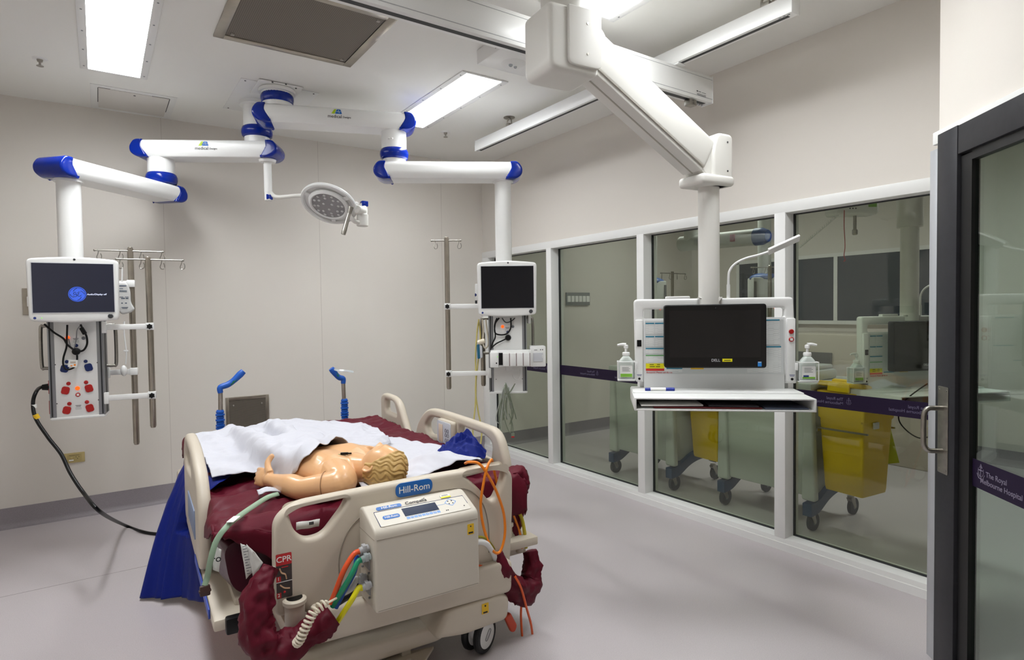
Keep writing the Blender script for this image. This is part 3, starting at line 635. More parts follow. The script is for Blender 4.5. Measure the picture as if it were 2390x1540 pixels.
# --- patient monitors
def monitor(label, F, u0, u1, z0, z1, v, lit):
    p = F.M @ V(((u0+u1)/2, v, (z0+z1)/2)); t = thing('patient_monitor', label, 'monitor', p, F.rz, 'patient monitors'); W = u1-u0; H = z1-z0
    top = [(W/2*(1-k/8)-W/2*k/8, H/2-.012+.014*sin(pi*k/8)) for k in range(9)]
    bot = [(-W/2*.97*(1-k/8)+W/2*.97*k/8, -H/2+.010-.012*sin(pi*k/8)) for k in range(9)]
    out = roundpoly([(p[0], p[1], .03 if i in (0, 8) else .002) for i, p in enumerate(top)]+[(p[0], p[1], .03 if i in (0, 8) else .002) for i, p in enumerate(bot)], .002, 4)
    MB().plate(out, .06, .012, M=FACE(0, .03, 0), seg=3).build('housing', white, t)
    MB().box(-.09, .03, -.09, .09, .085, .09, .01).build('rear_mount', whitesoft, t)
    sy = .012
    MB().box(-W/2+.024, -.0325, -H/2+.052+sy*0, W/2-.02, -.0295, H/2-.032).build('bezel', mat('bezel_white', (214, 216, 220), .4), t)
    scr = MB().box(-W/2+.028, -.0332, -H/2+.056, W/2-.024, -.0300, H/2-.036)
    sc = scr.build('screen', mat('lit_screen', (30, 31, 40), .25, emit=(50, 54, 76), es=.32) if lit else mat('dark_screen', (16, 17, 21), .14, emit=(30, 32, 42), es=.10), t)
    kb = MB(); kb.lathe([(.0135, 0), (.013, .008), (.010, .011), (.0001, .011)], 24, align((0, -1, 0), (W/2-.045, -.030, -H/2+.032))); kb.build('trim_knob', mat('dark_knob', (60, 62, 66), .35), t)
    kb = MB(); kb.lathe([(.0001, .0012), (.007, .001), (.007, 0)][::-1], 16, align((0, -1, 0), (-W/2+.035, -.030, -H/2+.026))); kb.build('power_button', mat('deep_blue_button', (40, 60, 130), .3), t)
    kb = MB(); kb.lathe([(.006, 0), (.006, .001), (.0001, .001)], 16, align((0, -1, 0), (.008, -.030, H/2-.013))); kb.build('maker_badge', mat('dark_knob', (60, 62, 66), .35), t)
    if lit:
        kb = MB(); kb.ball((-W/2+.066, -.0295, -H/2+.026), .0028, 8); kb.build('status_light', ledg, t)
        cx_, cz_ = .017, -.026; lm = FACE(cx_, -.0336, cz_)
        lb = mat('glowing_blue', (60, 90, 200), .4, emit=(62, 104, 225), es=.55); ld = mat('dark_mark', (20, 24, 50), .4)
        b = MB(); b.lathe([(.043, 0), (.043, .0006), (.0001, .0006)], 40, lm); b.build('logo_disc', lb, sc)
        b = MB(); b.tube([(.0385*cos(a*pi/16), .0385*sin(a*pi/16), .0008) for a in range(32)], .0011, 5, closed=True, k=2, M=lm)
        for q in range(4):
            b.tube([((.034-.010*s/5)*cos(q*pi/2+s*.17), (.034-.010*s/5)*sin(q*pi/2+s*.17), .0008) for s in range(6)], .0014, 5, M=lm)
        b.tube([(-.004, .008, .0009), (-.012, .012, .0009), (-.018, .004, .0009), (-.013, -.002, .0009), (-.006, .002, .0009), (-.003, -.008, .0009), (-.010, -.014, .0009), (-.020, -.008, .0009)], .0013, 5, M=lm)
        b.tube([(.014, .011, .0009), (.007, .013, .0009), (.003, .007, .0009), (.008, .002, .0009), (.002, -.002, .0009), (.003, -.010, .0009), (.012, -.011, .0009), (.019, -.004, .0009)], .0013, 5, M=lm)
        b.build('logo_monogram', ld, sc)
        b = MB(); b.text('Audio/Display off', .0135, FACE(.062, -.0338, cz_-.001), ax='LEFT', shear=.2); b.build('screen_text', mat('glow_white', (220, 225, 240), .4, emit=(210, 220, 250), es=.8), sc, flat=True)
        kb = MB(); kb.ball((-.03, -.02, H/2-.004), (.02, .006, .003), 10); kb.build('alarm_strip', mat('glow_violet', (120, 120, 230), .4, emit=(110, 110, 255), es=.7), t)
    return t
monitor('white-framed monitor on the left column, showing a round blue logo', LM, -.18, .257, 1.423, 1.795, -.16, True)
monitor('white-framed monitor on the right column, its screen dark', RM, -.193, .223, 1.417, 1.80, -.14, False)
# --- exam lamp hanging from mount B's arm end
t = thing('examination_lamp', 'white round examination lamp on a drop rod under the left logo arm', 'lamp', (1.034, 4.567, 2.56)); lp = V((1.034, 4.567, 0))
b = MB(); b.lathe([(.055, 2.545), (.06, 2.562)], 28, Matrix.Translation(lp)); b.cyl(lp+V((0, 0, 2.33)), lp+V((0, 0, 2.55)), .027, n=24); b.cyl(lp+V((0, 0, 2.27)), lp+V((0, 0, 2.34)), .025, n=24, bev=.004); wb(b, 'drop_rod', white, t)
D0 = (V((1.034, 4.567, 2.3))-CAM).dot(fw)
b = MB(); p0 = dep(628, 460, D0); b.box(p0.x-.022, p0.y-.022, p0.z-.02, p0.x+.022, p0.y+.022, p0.z+.018, .005); wb(b, 'end_cap', blue, t)
hc = dep(768, 476, D0+.02)
b = MB(); b.tube([dep(626, 440, D0), dep(636, 455, D0), dep(650, 460, D0), dep(690, 457, D0), dep(725, 458, D0+.05), dep(800, 470, D0+.14), dep(835, 476, D0+.12)], [.018, .016, .014, .014, .014, .014, .014], 12, 6); wb(b, 'curved_arm', armw, t)
nrm = (rt2*-.10 - up2*.84 + fw*-.54).normalized()
T = align(nrm, hc)
b = MB(); b.lathe([(.0001, -.035), (.10, -.033), (.135, -.018), (.147, .004), (.144, .018), (.128, .026), (.119, .020), (.119, .012)], 48, T)
for rr in (.188,):
    b.lathe([(.176, -.006), (.184, -.014), (.198, -.012), (.202, .0), (.198, .012), (.184, .014), (.176, .006), (.174, 0), (.176, -.006)], 56, T @ Matrix.Diagonal((1, 1, 1, 1)))
for a in (.3, 2.4, 4.5): b.box(.13, -.016, -.008, .19, .016, .008, .003, M=T @ Matrix.Rotation(a, 4, 'Z'))
wb(b, 'lamp_head', whitesoft, t)
b = MB(); b.lathe([(.119, .012), (.117, .018), (.0001, .020)], 48, T); wb(b, 'lens', mat('grey_lens', (150, 148, 150), .25, coat=.4), t)
b = MB()
for r, n in ((.035, 3), (.075, 8), (.102, 12)):
    for i in range(n): a = 2*pi*i/n+r*9; b.ball((r*cos(a), r*sin(a), .020), (.011, .011, .005), 10, M=T)
wb(b, 'reflector_cell', mat('led_cell', (205, 205, 205), .15), t)
h0 = dep(815, 498, D0-.10); h1 = dep(801, 547, D0-.12)
b = MB(); b.cyl(h0+(h0-h1)*.3, h0, .020, .014, 16); b.tube([h0, h0.lerp(h1, .3), h0.lerp(h1, .8), h1], [.012, .014, .017, .015], 16, 4); wb(b, 'handle', steel, t)
b = MB(); b.cyl(dep(833, 488, D0+.02), dep(848, 492, D0+.10), .03, n=20, bev=.005); b.cyl(dep(846, 500, D0+.1), dep(846, 528, D0+.1), .042, n=24, bev=.004); b.tube([dep(842, 478, D0+.12), dep(848, 485, D0+.12), dep(847, 505, D0+.1)], .03, 12); b.tube([dep(812, 495, D0+.02), dep(826, 515, D0+.04), dep(842, 520, D0+.08)], .016, 10); wb(b, 'yoke', armw, t)
b = MB(); q = dep(850, 476, D0+.12); b.box(q.x-.024, q.y-.024, q.z-.02, q.x+.024, q.y+.024, q.z+.02, .005); wb(b, 'end_cap', blue, t)

# ================================================================ WORKSTATION PENDANT
ST = Frame(2.435, 1.847, -43)
def workstation(label, arm_too=True):
    t = thing('workstation_pendant', label, 'workstation', (2.435, 1.847, 2.04), ST.rz)
    T = Matrix.Translation((0, 0, -2.04))
    def P(b, name, m, par=None, **k): b.v = [(T @ V(p))[:] for p in b.v]; return b.build(name, m, par or t, **k)
    P(MB().cyl((0, 0, 1.47), (0, 0, 2.05), .0495, n=40), 'column', armw)
    # upright board with arms left and right and a see-through slot
    out = roundpoly([(-.358, 1.50, .02), (-.356, 1.36, .01), (-.352, 1.095, .008), (-.308, 1.095, .008), (-.308, 1.13, .01), (.345, 1.13, .01), (.345, 1.09, .008), (.398, 1.09, .008), (.388, 1.36, .01), (.383, 1.50, .02)][::-1], .01, 4)
    b = MB().plate(out, .045, .009, [rrect(-.312, 1.405, .342, 1.450, .012)], M=FACE(0, .03, 0)); P(b, 'board_frame', white)
    b = MB(); b.box(-.312, -.018, 1.06, .342, -.013, 1.405, .001); b.box(-.33, .02, 1.06, .37, .035, 1.14, .004); P(b, 'board', mat('board_grey', (222, 223, 222), .35))
    for s, x0, x1 in ((-1, -.356, -.314), (1, .345, .392)):
        b = MB(); b.box(x0+.003, -.028, 1.10, x1-.003, -.010, 1.40, .006); P(b, 'side_arm', white)
    b = MB(); b.plate(rrect(-.205, 1.492, -.09, 1.512, .006), .03, .003, M=FACE(0, .02, 0)); P(b, 'top_cover', whitesoft)
    b = MB().plate(roundpoly([(-.06, 1.505), (.06, 1.505), (.035, 1.47)][::-1], .006, 3), .02, .003, M=FACE(0, -.01, 0)); P(b, 'column_shoe', armw)
    # tray: hollow shelf
    b = MB(); b.box(-.373, -.31, 1.052, .385, .06, 1.059, .002); b.box(-.373, -.31, 1.002, .385, .06, 1.009, .002); b.box(-.375, -.311, 1.002, -.366, .06, 1.059, .002); b.box(.378, -.311, 1.002, .387, .06, 1.059, .002); b.box(-.366, .05, 1.009, .378, .06, 1.052)
    P(b, 'shelf_tray', white)
    b = MB(); b.box(-.372, -.16, 1.0585, .384, .05, 1.065, .002); P(b, 'tray_riser', white)
    # charts
    b = MB(); b.box(-.305, -.020, 1.135, .335, -.0185, 1.395); cb = P(b, 'chart_sheet', mat('chart_paper', (214, 217, 216), .5))
    def rows(x0, z0, x1, z1, hd=None): 
        q = MB(); q.box(x0, -.0212, z0, x1, -.0202, z1); o = P(q, 'chart_table', rowsm, cb)
        if hd: q = MB(); q.box(x0, -.0216, z1-.006, x1, -.0205, z1); P(q, 'chart_header', hd, cb)
    teal = mat('teal_print', (40, 130, 160), .5)
    rows(-.303, 1.33, -.262, 1.385, teal); rows(-.258, 1.33, -.215, 1.385, teal); rows(-.303, 1.27, -.262, 1.32, teal); rows(-.258, 1.27, -.215, 1.32, teal)
    rows(-.303, 1.235, -.215, 1.262, teal); rows(-.303, 1.19, -.215, 1.228, mat('green_print', (120, 176, 120), .5)); rows(.24, 1.275, .318, 1.395, teal); rows(.24, 1.142, .325, 1.268, teal); rows(-.205, 1.142, -.13, 1.165, teal); rows(.17, 1.142, .24, 1.20, teal)
    q = MB(); q.box(-.303, -.0216, 1.162, -.215, -.0202, 1.186); P(q, 'yellow_notice', yelb, cb); q = MB(); q.box(-.303, -.0216, 1.150, -.215, -.0202, 1.161); P(q, 'red_notice', mat('notice_red', (205, 50, 40), .5), cb)
    q = MB(); q.box(-.09, -.0216, 1.158, -.03, -.0202, 1.175); P(q, 'yellow_notice', yel, cb)
    q = MB()
    for i, (x0, x1, z) in enumerate(((-.285, -.265, 1.181), (-.25, -.235, 1.181), (-.285, -.26, 1.171), (-.255, -.235, 1.171))): q.box(x0, -.022, z-.002, x1, -.0217, z+.001)
    P(q, 'notice_text', ink, cb)
    q = MB(); q.text('Research! Please call 46116', .011, FACE(-.30, -.0212, 1.142), ax='LEFT'); P(q, 'red_handwriting', redi, cb, flat=True)
    # switches and sockets
    b = MB().plate(rrect(-.345, 1.27, -.324, 1.302, .002), .004, .001, M=FACE(0, -.028, 0)); P(b, 'rocker_switch', black)
    for z in (1.337, 1.300):
        b = MB(); b.lathe([(.0115, 0), (.0115, .004), (.009, .006), (.0001, .006)], 20, align((0, -1, 0), (.368, -.028, z))); P(b, 'push_button', red)
    b = MB().plate(rrect(.362, 1.294, .374, 1.306, .002), .001, M=FACE(0, -.034, 0)); P(b, 'button_face', paper)
    b = MB()
    for x in (-.335, .372): b.lathe([(.006, 0), (.006, .003), (.0001, .003)], 14, align((0, -1, 0), (x, -.028, 1.112)))
    P(b, 'jack_socket', black)
    b = MB()
    for x in (-.335, .372):
        b.box(x-.012, -.0286, 1.131, x+.012, -.028, 1.133); b.box(x-.010, -.0286, 1.126, x+.010, -.028, 1.128)
    P(b, 'panel_marking', mat('blue_ink', (40, 60, 130), .6))
    # goose-neck lamp
    F = ST
    b = MB(); b.tube([(.092, .01, 1.49), (.093, .01, 1.60), (.100, .01, 1.635), (.125, .01, 1.665), (.17, .01, 1.688), (.23, .01, 1.703), (.285, .01, 1.72)], .006, 12); b.cyl((.092, .01, 1.49), (.092, .01, 1.565), .0085, n=14); g = P(b, 'gooseneck', whitesoft)
    b = MB(); b.box(0, -.024, -.006, .155, .024, .007, .004, M=Matrix.Translation((.275, .01, 1.717)) @ Matrix.Rotation(rad(-24), 4, 'Y') @ Matrix.Rotation(rad(-30), 4, 'X')); P(b, 'lamp_head', whitesoft)
    return t
wk = workstation('white workstation board with a wide tray, hung on the ivory column before the glass')
# boxed joint arm in ivory, part of the same pendant (world coordinates)
AM = V((1.62, 1.935, 0)); EK = V((2.435, 1.847, 0)); dd = (EK-AM).normalized(); nn = V((-dd.y, dd.x, 0)); LL = (EK-AM).length
def AMX(o=(0, 0, 0)): 
    M = Matrix(((dd.x, nn.x, 0, AM.x), (dd.y, nn.y, 0, AM.y), (0, 0, 1, 0), (0, 0, 0, 1))); return M @ Matrix.Translation(o)
b = MB(); b.lathe([(.098, 2.63), (.098, 2.75)], 40, Matrix.Translation(AM)); b.lathe([(.115, 2.75), (.115, 2.81), (.125, 2.82), (.135, 2.97)], 40, Matrix.Translation(AM)); wb(b, 'ceiling_tube', armw, wk)
b = MB().plate(roundpoly([(-.14, 2.395, .045), (.10, 2.395, .03), (.10, 2.66, .01), (-.14, 2.66, .03)], .02, 6), .20, .022, M=AMX((0, .10, 0)) @ Matrix(((1, 0, 0, 0), (0, 0, -1, 0), (0, 1, 0, 0), (0, 0, 0, 1))), seg=4); wb(b, 'shoulder_housing', armw, wk)
b = MB().plate(roundpoly([(-.055, 2.423, .03), (.105, 2.423, .03), (.105, 2.655, .004), (-.055, 2.655, .004)], .02, 6), .014, .004, M=AMX((0, -.098, 0)) @ Matrix(((1, 0, 0, 0), (0, 0, -1, 0), (0, 1, 0, 0), (0, 0, 0, 1)))); wb(b, 'cover_plate', armw, wk)
b = MB()
for z in (2.475, 2.595): b.lathe([(.005, 0), (.005, .002), (.0001, .002)], 10, AMX((.035, -.112, z)) @ align((0, -1, 0)))
wb(b, 'screw', steel, wk)
b = MB(); b.cyl(AMX() @ V((.085, -.062, 2.55)), AMX() @ V((.085, .062, 2.55)), .092, n=48, bev=.006); b.cyl(AMX() @ V((LL-.035, -.060, 2.155)), AMX() @ V((LL-.035, .060, 2.155)), .090, n=48, bev=.006); wb(b, 'pivot_drum', armw, wk)
a0 = V((.085, 0, 2.55)); a1 = V((LL-.035, 0, 2.155)); dv = (a1-a0).normalized(); pv = V((-dv.z, 0, dv.x)); Ls = (a1-a0).length
TA = AMX() @ Matrix(((dv.x, 0, pv.x, a0.x), (0, 1, 0, 0), (dv.z, 0, pv.z, a0.z), (0, 0, 0, 1)))
b = MB(); b.box(.035, -.066, -.078, Ls-.02, .066, .078, .018, M=TA, seg=4); b.box(.0, -.06, -.092, Ls-.03, .06, -.07, .006, M=TA); wb(b, 'spring_arm', armw, wk)
b = MB(); b.box(.03, -.004, -.0935, Ls-.03, .004, -.090, M=TA); b.box(.02, -.0664, -.0735, Ls-.03, -.0595, -.0722, M=TA); wb(b, 'cable_seam', mat('seam_grey', (176, 171, 160), .5), wk)
EM = ST.M
b = MB(); b.plate(roundpoly([(-.045, 2.03, .03), (.085, 2.03, .03), (.085, 2.275, .03), (-.02, 2.275, .03), (-.045, 2.20, .05)], .03, 6), .15, .014, M=AMX((LL, .075, 0)) @ Matrix(((1, 0, 0, 0), (0, 0, -1, 0), (0, 1, 0, 0), (0, 0, 0, 1))), seg=4)
b.box(-.12, -.082, 2.03, .088, .082, 2.078, .016, M=AMX((LL, 0, 0)), seg=4); wb(b, 'elbow_housing', armw, wk)
b = MB()
for z in (2.10, 2.235): b.lathe([(.004, 0), (.004, .002), (.0001, .002)], 10, AMX((LL+.045, -.075, z)) @ align((0, -1, 0)))
wb(b, 'screw', dgrey, wk)
# second station in the next room: copy without the spring arm, its own tall column
w2 = dup(wk, 'white workstation board seen through the last pane, beyond the glass, above the yellow bin', loc=(4.09, 1.64, 1.93), rz=rad(-22))
for ch in list(w2.children):
    n = ch.name.split('.')[0]
    if n in ('ceiling_tube', 'shoulder_housing', 'cover_plate', 'pivot_drum', 'spring_arm', 'cable_seam', 'elbow_housing', 'screw'): bpy.data.objects.remove(ch)
MB().cyl((0, 0, 0), (0, 0, .995), .07, n=32).build('upper_column', armw, w2)
# --- all-in-one computer
p = ST.M @ V((.005, -.085, 1.32)); t = thing('computer', 'black all-in-one computer with a small yellow sticker, mounted on the workstation board', 'computer', p, ST.rz); AIO = t
def W_(b): return b
MB().plate(rrect(-.228, -.148, .232, .150, .014), .045, .006, M=FACE(0, .02, 0)).build('housing', black, t)
MB().plate(rrect(-.222, -.142, .226, .144, .010), .001, M=FACE(0, -.025, 0)).build('bezel', mat('gloss_black', (12, 12, 13), .15), t)
MB().box(-.205, -.0268, -.098, .205, -.026, .122).build('screen', screenb, t)
MB().box(-.05, .02, -.05, .05, .08, .05).build('rear_mount', black, t)
MB().text('DELL', .018, FACE(.005, -.0262, -.112)).build('maker_lettering', mat('silver_print', (190, 190, 192), .3), t, flat=True)
q = MB().box(.035, -.0268, -.118, .079, -.026, -.104).build('asset_sticker', yelb, t, label='small yellow sticker'); MB().box(.042, -.0272, -.1125, .072, -.0268, -.1095).build('sticker_print', ink, q)
q = MB().box(.192, -.0268, -.140, .209, -.026, -.118).build('processor_sticker', mat('sticker_blue', (40, 130, 210), .4), t); MB().box(.194, -.027, -.122, .207, -.0267, -.119).build('sticker_top', paper, q)
MB().lathe([(.0025, 0), (.0001, .0005)], 8, align((0, -1, 0), (.005, -.0262, .133))).build('webcam', dgrey, t)
# --- hand rub bottles in holders
def bottle(label, F, u, v, z, flip=1):
    p = F.M @ V((u, v, z)); t = thing('hand_rub_bottle', label, 'bottle', p, F.rz, 'hand rub pump bottles')
    out = roundpoly([(-.037, 0, .008), (.037, 0, .008), (.037, .09, .03), (.012, .118, .008), (-.012, .118, .008), (-.037, .09, .03)], .008, 6)
    MB().plate(out, .042, .014, M=FACE(0, .021, 0), seg=4).build('bottle', mat('bottle_plastic', (222, 230, 224), .2, trans=.15), t)
    b = MB(); b.cyl((0, 0, .116), (0, 0, .134), .018, n=24, bev=.003); b.cyl((0, 0, .134), (0, 0, .160), .006, n=12); b.cyl((0, 0, .152), (0, 0, .170), .011, n=16, bev=.003); b.tube([(0, 0, .170), (flip*.02, 0, .172), (flip*.042, 0, .168)], [.009, .007, .005], 10); b.build('pump_head', white, t)
    l = MB().plate(rrect(-.030, .012, .030, .07, .004), .0008, M=FACE(0, -.0212, 0)).build('label', paper, t)
    b = MB(); b.box(-.028, -.0226, .014, .028, -.0221, .030) if flip < 0 else b.box(-.028, -.0226, .012, .028, -.0221, .020); b.build('label_band', greenl, l)
    b = MB(); b.box(-.024, -.0226, .018, .0, -.0221, .028); b.build('label_block', mat('blue_ink', (40, 60, 130), .6), l) if flip > 0 else None
    b = MB()
    for k in range(4): b.box(-.02, -.0228, .042+.006*k, .018-.006*(k % 2), -.0223, .0435+.006*k)
    b.build('label_text', mat('grey_ink', (110, 110, 114), .6), l)
    h = thing('bottle_holder', label.replace('bottle of hand rub', 'wire holder of the hand rub').replace('pump wire', 'wire')[:90], 'holder', p, F.rz, 'bottle holders')
    b = MB(); w, d = .042, .026
    b.tube([(-w, -d, .002), (w, -d, .002), (w, -d, .088), (-w, -d, .088)], .0028, 8, sm=False, closed=True); b.box(-w, -d, -.006, w, d, -.001, .001)
    s = -flip if abs(u) > 0 else 1
    b.tube([(-w, -d, .088), (-w, d, .088), (w, d, .088), (w, -d, .088)], .0028, 8, sm=False); b.box(-w, d-.002, -.003, w, d+.002, .088); b.build('holder_frame', white, h)
    q = MB(); q.box(min(s*w, s*(w+.014)), -.01, .05, max(s*w, s*(w+.014)), .026, .085, .002); q.build('hanging_clip', white, h)
    return t, h
bt1 = bottle('pump bottle of hand rub on the left side of the workstation board', ST, -.398, -.02, 1.108, -1)
bt2 = bottle('pump bottle of hand rub on the right side of the workstation board', ST, .442, -.02, 1.104, 1)
bt1[1]['label'] = 'white wire holder around the left hand rub bottle'; bt2[1]['label'] = 'white wire holder around the right hand rub bottle'
M2 = Matrix.Translation(w2.location) @ Matrix.Rotation(w2.rotation_euler.z, 4, 'Z')
for o, l in ((bt1[0], 'pump bottle of hand rub beyond the glass, beside the far workstation board'), (bt1[1], 'white wire holder beyond the glass, beside the far workstation board'), (AIO, 'black computer on the workstation board beyond the glass')):
    q = ST.I @ o.location; q = M2 @ V((q.x, q.y, q.z-2.04)); dup(o, l, loc=q, rz=w2.rotation_euler.z)
# marker, papers in the tray
p = ST.M @ V((-.25, -.12, 1.0725)); t = thing('marker', 'blue whiteboard marker with a white middle on the tray, left of the computer', 'marker', p, ST.rz+rad(2))
b = MB(); b.cyl((-.065, 0, 0), (.02, 0, 0), .0075, n=16, bev=.002); b.cyl((.03, 0, 0), (.072, 0, 0), .009, n=16, bev=.002); b.build('barrel', mat('marker_blue', (28, 50, 150), .35), t)
MB().cyl((-.04, -.0006, .0006), (.031, -.0006, .0006), .0078, n=16).build('barrel_label', paper, t)
for nm, l, u0, u1, z, m, rz_ in (('folder', 'dark folder with a red edge lying inside the tray', -.29, .17, 1.011, mat('dark_red_folder', (70, 26, 30), .5), 0), ('paper_stack', 'white papers lying inside the tray on the left', -.35, -.08, 1.020, paper, 3), ('clipboard', 'dark clipboard lying inside the tray on the right', -.05, .16, 1.019, mat('dark_card', (46, 44, 50), .5), -2), ('brochure', 'blue grey sheet inside the tray at the right end', .18, .36, 1.010, mat('dull_blue_card', (88, 96, 116), .5), 2)):
    p = ST.M @ V(((u0+u1)/2, -.19, z)); t = thing(nm, l, {'folder': 'folder', 'paper_stack': 'papers', 'clipboard': 'clipboard', 'brochure': 'paper'}[nm], p, ST.rz+rad(rz_))
    MB().box(-(u1-u0)/2, -.10, 0, (u1-u0)/2, .12, .006, .001).build('cover', m, t)
    if nm == 'folder': MB().box(-(u1-u0)/2, -.1015, .0005, (u1-u0)/2, -.0995, .0055).build('red_edge', mat('dark_red_edge', (110, 30, 34), .5), t)
# ================================================================ BED
BD = Frame(.492, 2.173, -2.545)
bed = thing('hospital_bed', 'beige hospital bed with raised siderails and a maker badge on its end board', 'bed', (.492, 2.173, 0), BD.rz)
def B(b, name, m, par=None, **k): return b.build(name, m, par or bed, **k)
# end board
out = roundpoly([(-.016, .40, .03), (-.018, .60, .02), (-.014, .745, .07), (.06, .790, .05), (.30, .797, .1), (.60, .803, .1), (.88, .800, .05), (.958, .765, .06), (.955, .60, .02), (.942, .40, .05), (.93, .27, .03), (.80, .262, .02), (.12, .285, .03), (.09, .40, .03)][::-1], .02, 7)
hl = roundpoly([(.032, .765, .02), (.135, .772, .05), (.243, .776, .02), (.225, .74, .02), (.150, .655, .04), (.088, .652, .04), (.052, .69, .03)][::-1], .02, 6)
hr = roundpoly([(.722, .785, .015), (.80, .788, .04), (.922, .786, .012), (.905, .72, .02), (.868, .658, .03), (.84, .655, .02), (.79, .72, .03)][::-1], .02, 6)
fb = B(MB().plate(out, .055, .020, [hl, hr], M=FACE(0, .0275, 0), seg=4), 'end_board', bedm)
# raised outline of the inner panel and a shallow beam
B(MB().tube([(.21, -.0285, .44), (.205, -.0285, .56), (.245, -.0285, .66), (.33, -.0285, .715), (.48, -.0285, .735), (.62, -.0285, .74), (.73, -.0285, .725), (.80, -.0285, .66), (.83, -.0285, .56), (.83, -.0285, .44)], .0022, 6, 6), 'moulding_line', mat('dark_beige_line', (150, 140, 126), .6), fb)  # thin bead in a darker beige than the board
B(MB().plate(roundpoly([(.10, .28, .03), (.925, .258, .03), (.93, .40, .03), (.115, .40, .03)], .03, 6), .05, .016, M=FACE(0, -.01, 0), seg=4), 'end_beam', bedm, fb)
lg = B(MB().plate(rrect(.425, .742, .578, .797, .027, 8), .004, .001, M=FACE(0, -.0272, 0)), 'logo_badge', bluel, fb, label='blue oval maker badge')
B(MB().text('Hill-Rom', .036, FACE(.5015, -.0314, .7685), sx=1.0), 'badge_lettering', paper, lg, flat=True)
# CPR label
c0, c1 = -.012, .040
lb = B(MB().plate(rrect(c0, .468, c1, .623, .004), .0012, M=FACE(0, -.0277, 0)), 'resuscitation_label', mat('photo_dark', (60, 52, 50), .5), fb, label='red and black resuscitation label')
B(MB().plate(rrect(c0, .583, c1, .623, .004), .0006, M=FACE(0, -.029, 0)), 'label_header', redi, lb)
B(MB().text('CPR', .028, FACE((c0+c1)/2, -.0298, .603)), 'label_lettering', paper, lb, flat=True)
for c_, z in (('1', .537), ('2', .480)): B(MB().text(c_, .016, FACE(c0+.007, -.0302, z)), 'label_number', paper, lb, flat=True)
q = MB()
for z in (.527, .470): q.box(c0, -.0298, z, c0+.015, -.029, z+.018)
B(q, 'number_tab', redi, lb)
q = MB(); q.tube([(c0+.012, -.0294, .574), (c0+.018, -.0294, .558), (c0+.03, -.0294, .55), (c0+.034, -.0294, .532)], .004, 8, flat=.25); q.tube([(c0+.012, -.0294, .516), (c0+.026, -.0294, .503), (c0+.044, -.0294, .498)], .003, 8, flat=.25); B(q, 'pictogram', mat('pictogram_tan', (176, 140, 108), .5), lb)
q = MB(); q.box(c0+.018, -.0296, .574, c0+.04, -.029, .577); q.ball((c0+.026, -.0292, .488), .0045, 8); B(q, 'pictogram_mark', redi, lb)
B(MB().box(c0, -.0298, .524, c1, -.029, .526), 'divider', paper, lb)
# siderails
def siderail(name, pts, holes, u, M0=None, tilt=0):
    T = Matrix.Translation((u, 0, 0)) @ Matrix.Rotation(tilt, 4, 'Y') @ SIDE()
    return B(MB().plate(roundpoly(pts, .03, 7), .05, .019, [roundpoly(h, .02, 6) for h in holes], M=T, seg=4), name, bedm)
nr = siderail('siderail', [(.30, .42, .03), (.285, .70, .05), (.36, .862, .10), (.62, .868, .1), (1.0, .872, .1), (1.22, .865, .12), (1.40, .72, .12), (1.44, .42, .03)],
    [[(.43, .69, .03), (.41, .79, .04), (.50, .815, .03), (.78, .820, .02), (.79, .72, .02)], [(1.01, .72, .02), (1.01, .822, .02), (1.17, .815, .05), (1.25, .75, .04), (1.20, .70, .03)]], 1.105)
b = MB(); b.plate(rrect(.80, .685, .99, .835, .02), .035, .008, M=Matrix(((0, 0, -1, 1.108), (-1, 0, 0, 1.79), (0, 1, 0, 0), (0, 0, 0, 1)))); cp = B(b, 'control_panel', bedm, nr)
b = MB(); b.plate(rrect(.808, .693, .982, .827, .016), .004, .001, M=Matrix(((0, 0, -1, 1.0735), (-1, 0, 0, 1.79), (0, 1, 0, 0), (0, 0, 0, 1)))); B(b, 'panel_face', mat('panel_grey', (206, 210, 218), .4), cp)
b = MB(); b.box(1.066, .905, .71, 1.0692, .955, .81, .001); B(b, 'display', mat('panel_peach', (226, 208, 186), .4), cp)
b = MB()
for y in (.84, .868):
    for z in (.725, .755, .78): b.tube([(1.0688, y+.010*cos(a*pi/5), z+.010*sin(a*pi/5)) for a in range(10)], .0012, 5, k=2, closed=True)
B(b, 'panel_keys', mat('navy_print', (50, 58, 80), .5), cp)
fr_ = siderail('siderail', [(1.50, .45, .03), (1.52, .62, .05), (1.70, .845, .06), (1.80, .868, .05), (1.98, .872, .06), (2.04, .84, .05), (2.02, .45, .03)],
    [[(1.71, .74, .03), (1.76, .815, .03), (1.80, .83, .02), (1.95, .832, .03), (1.95, .745, .03)]], 1.105)
b = MB(); b.tube([(1.1035, 1.74, .60), (1.1035, 1.80, .60), (1.1035, 1.80, .69), (1.1035, 1.74, .69)], .002, 6, closed=True, sm=False); B(b, 'release_outline', mat('dark_beige_line', (150, 140, 126), .6), fr_)  # release outline in a darker beige
lr = siderail('siderail', [(.44, .43, .06), (.42, .66, .10), (.52, .80, .14), (.78, .875, .12), (1.12, .885, .08), (1.24, .80, .10), (1.26, .43, .06)],
    [[(.76, .75, .03), (.82, .825, .03), (1.06, .84, .04), (1.15, .78, .04), (1.10, .72, .03)]], -.212, tilt=rad(0))
b = MB(); b.box(-.2165, .60, .52, -.2115, .95, .64, .001); B(b, 'instruction_label', mat('label_blue_white', (128, 142, 170), .5), lr)
siderail('siderail', [(1.72, .32, .03), (1.70, .40, .05), (1.80, .50, .06), (1.98, .52, .06), (2.04, .48, .05), (2.02, .32, .03)], [[(1.80, .42, .03), (1.84, .46, .03), (1.95, .465, .02), (1.95, .42, .02)]], -.212)
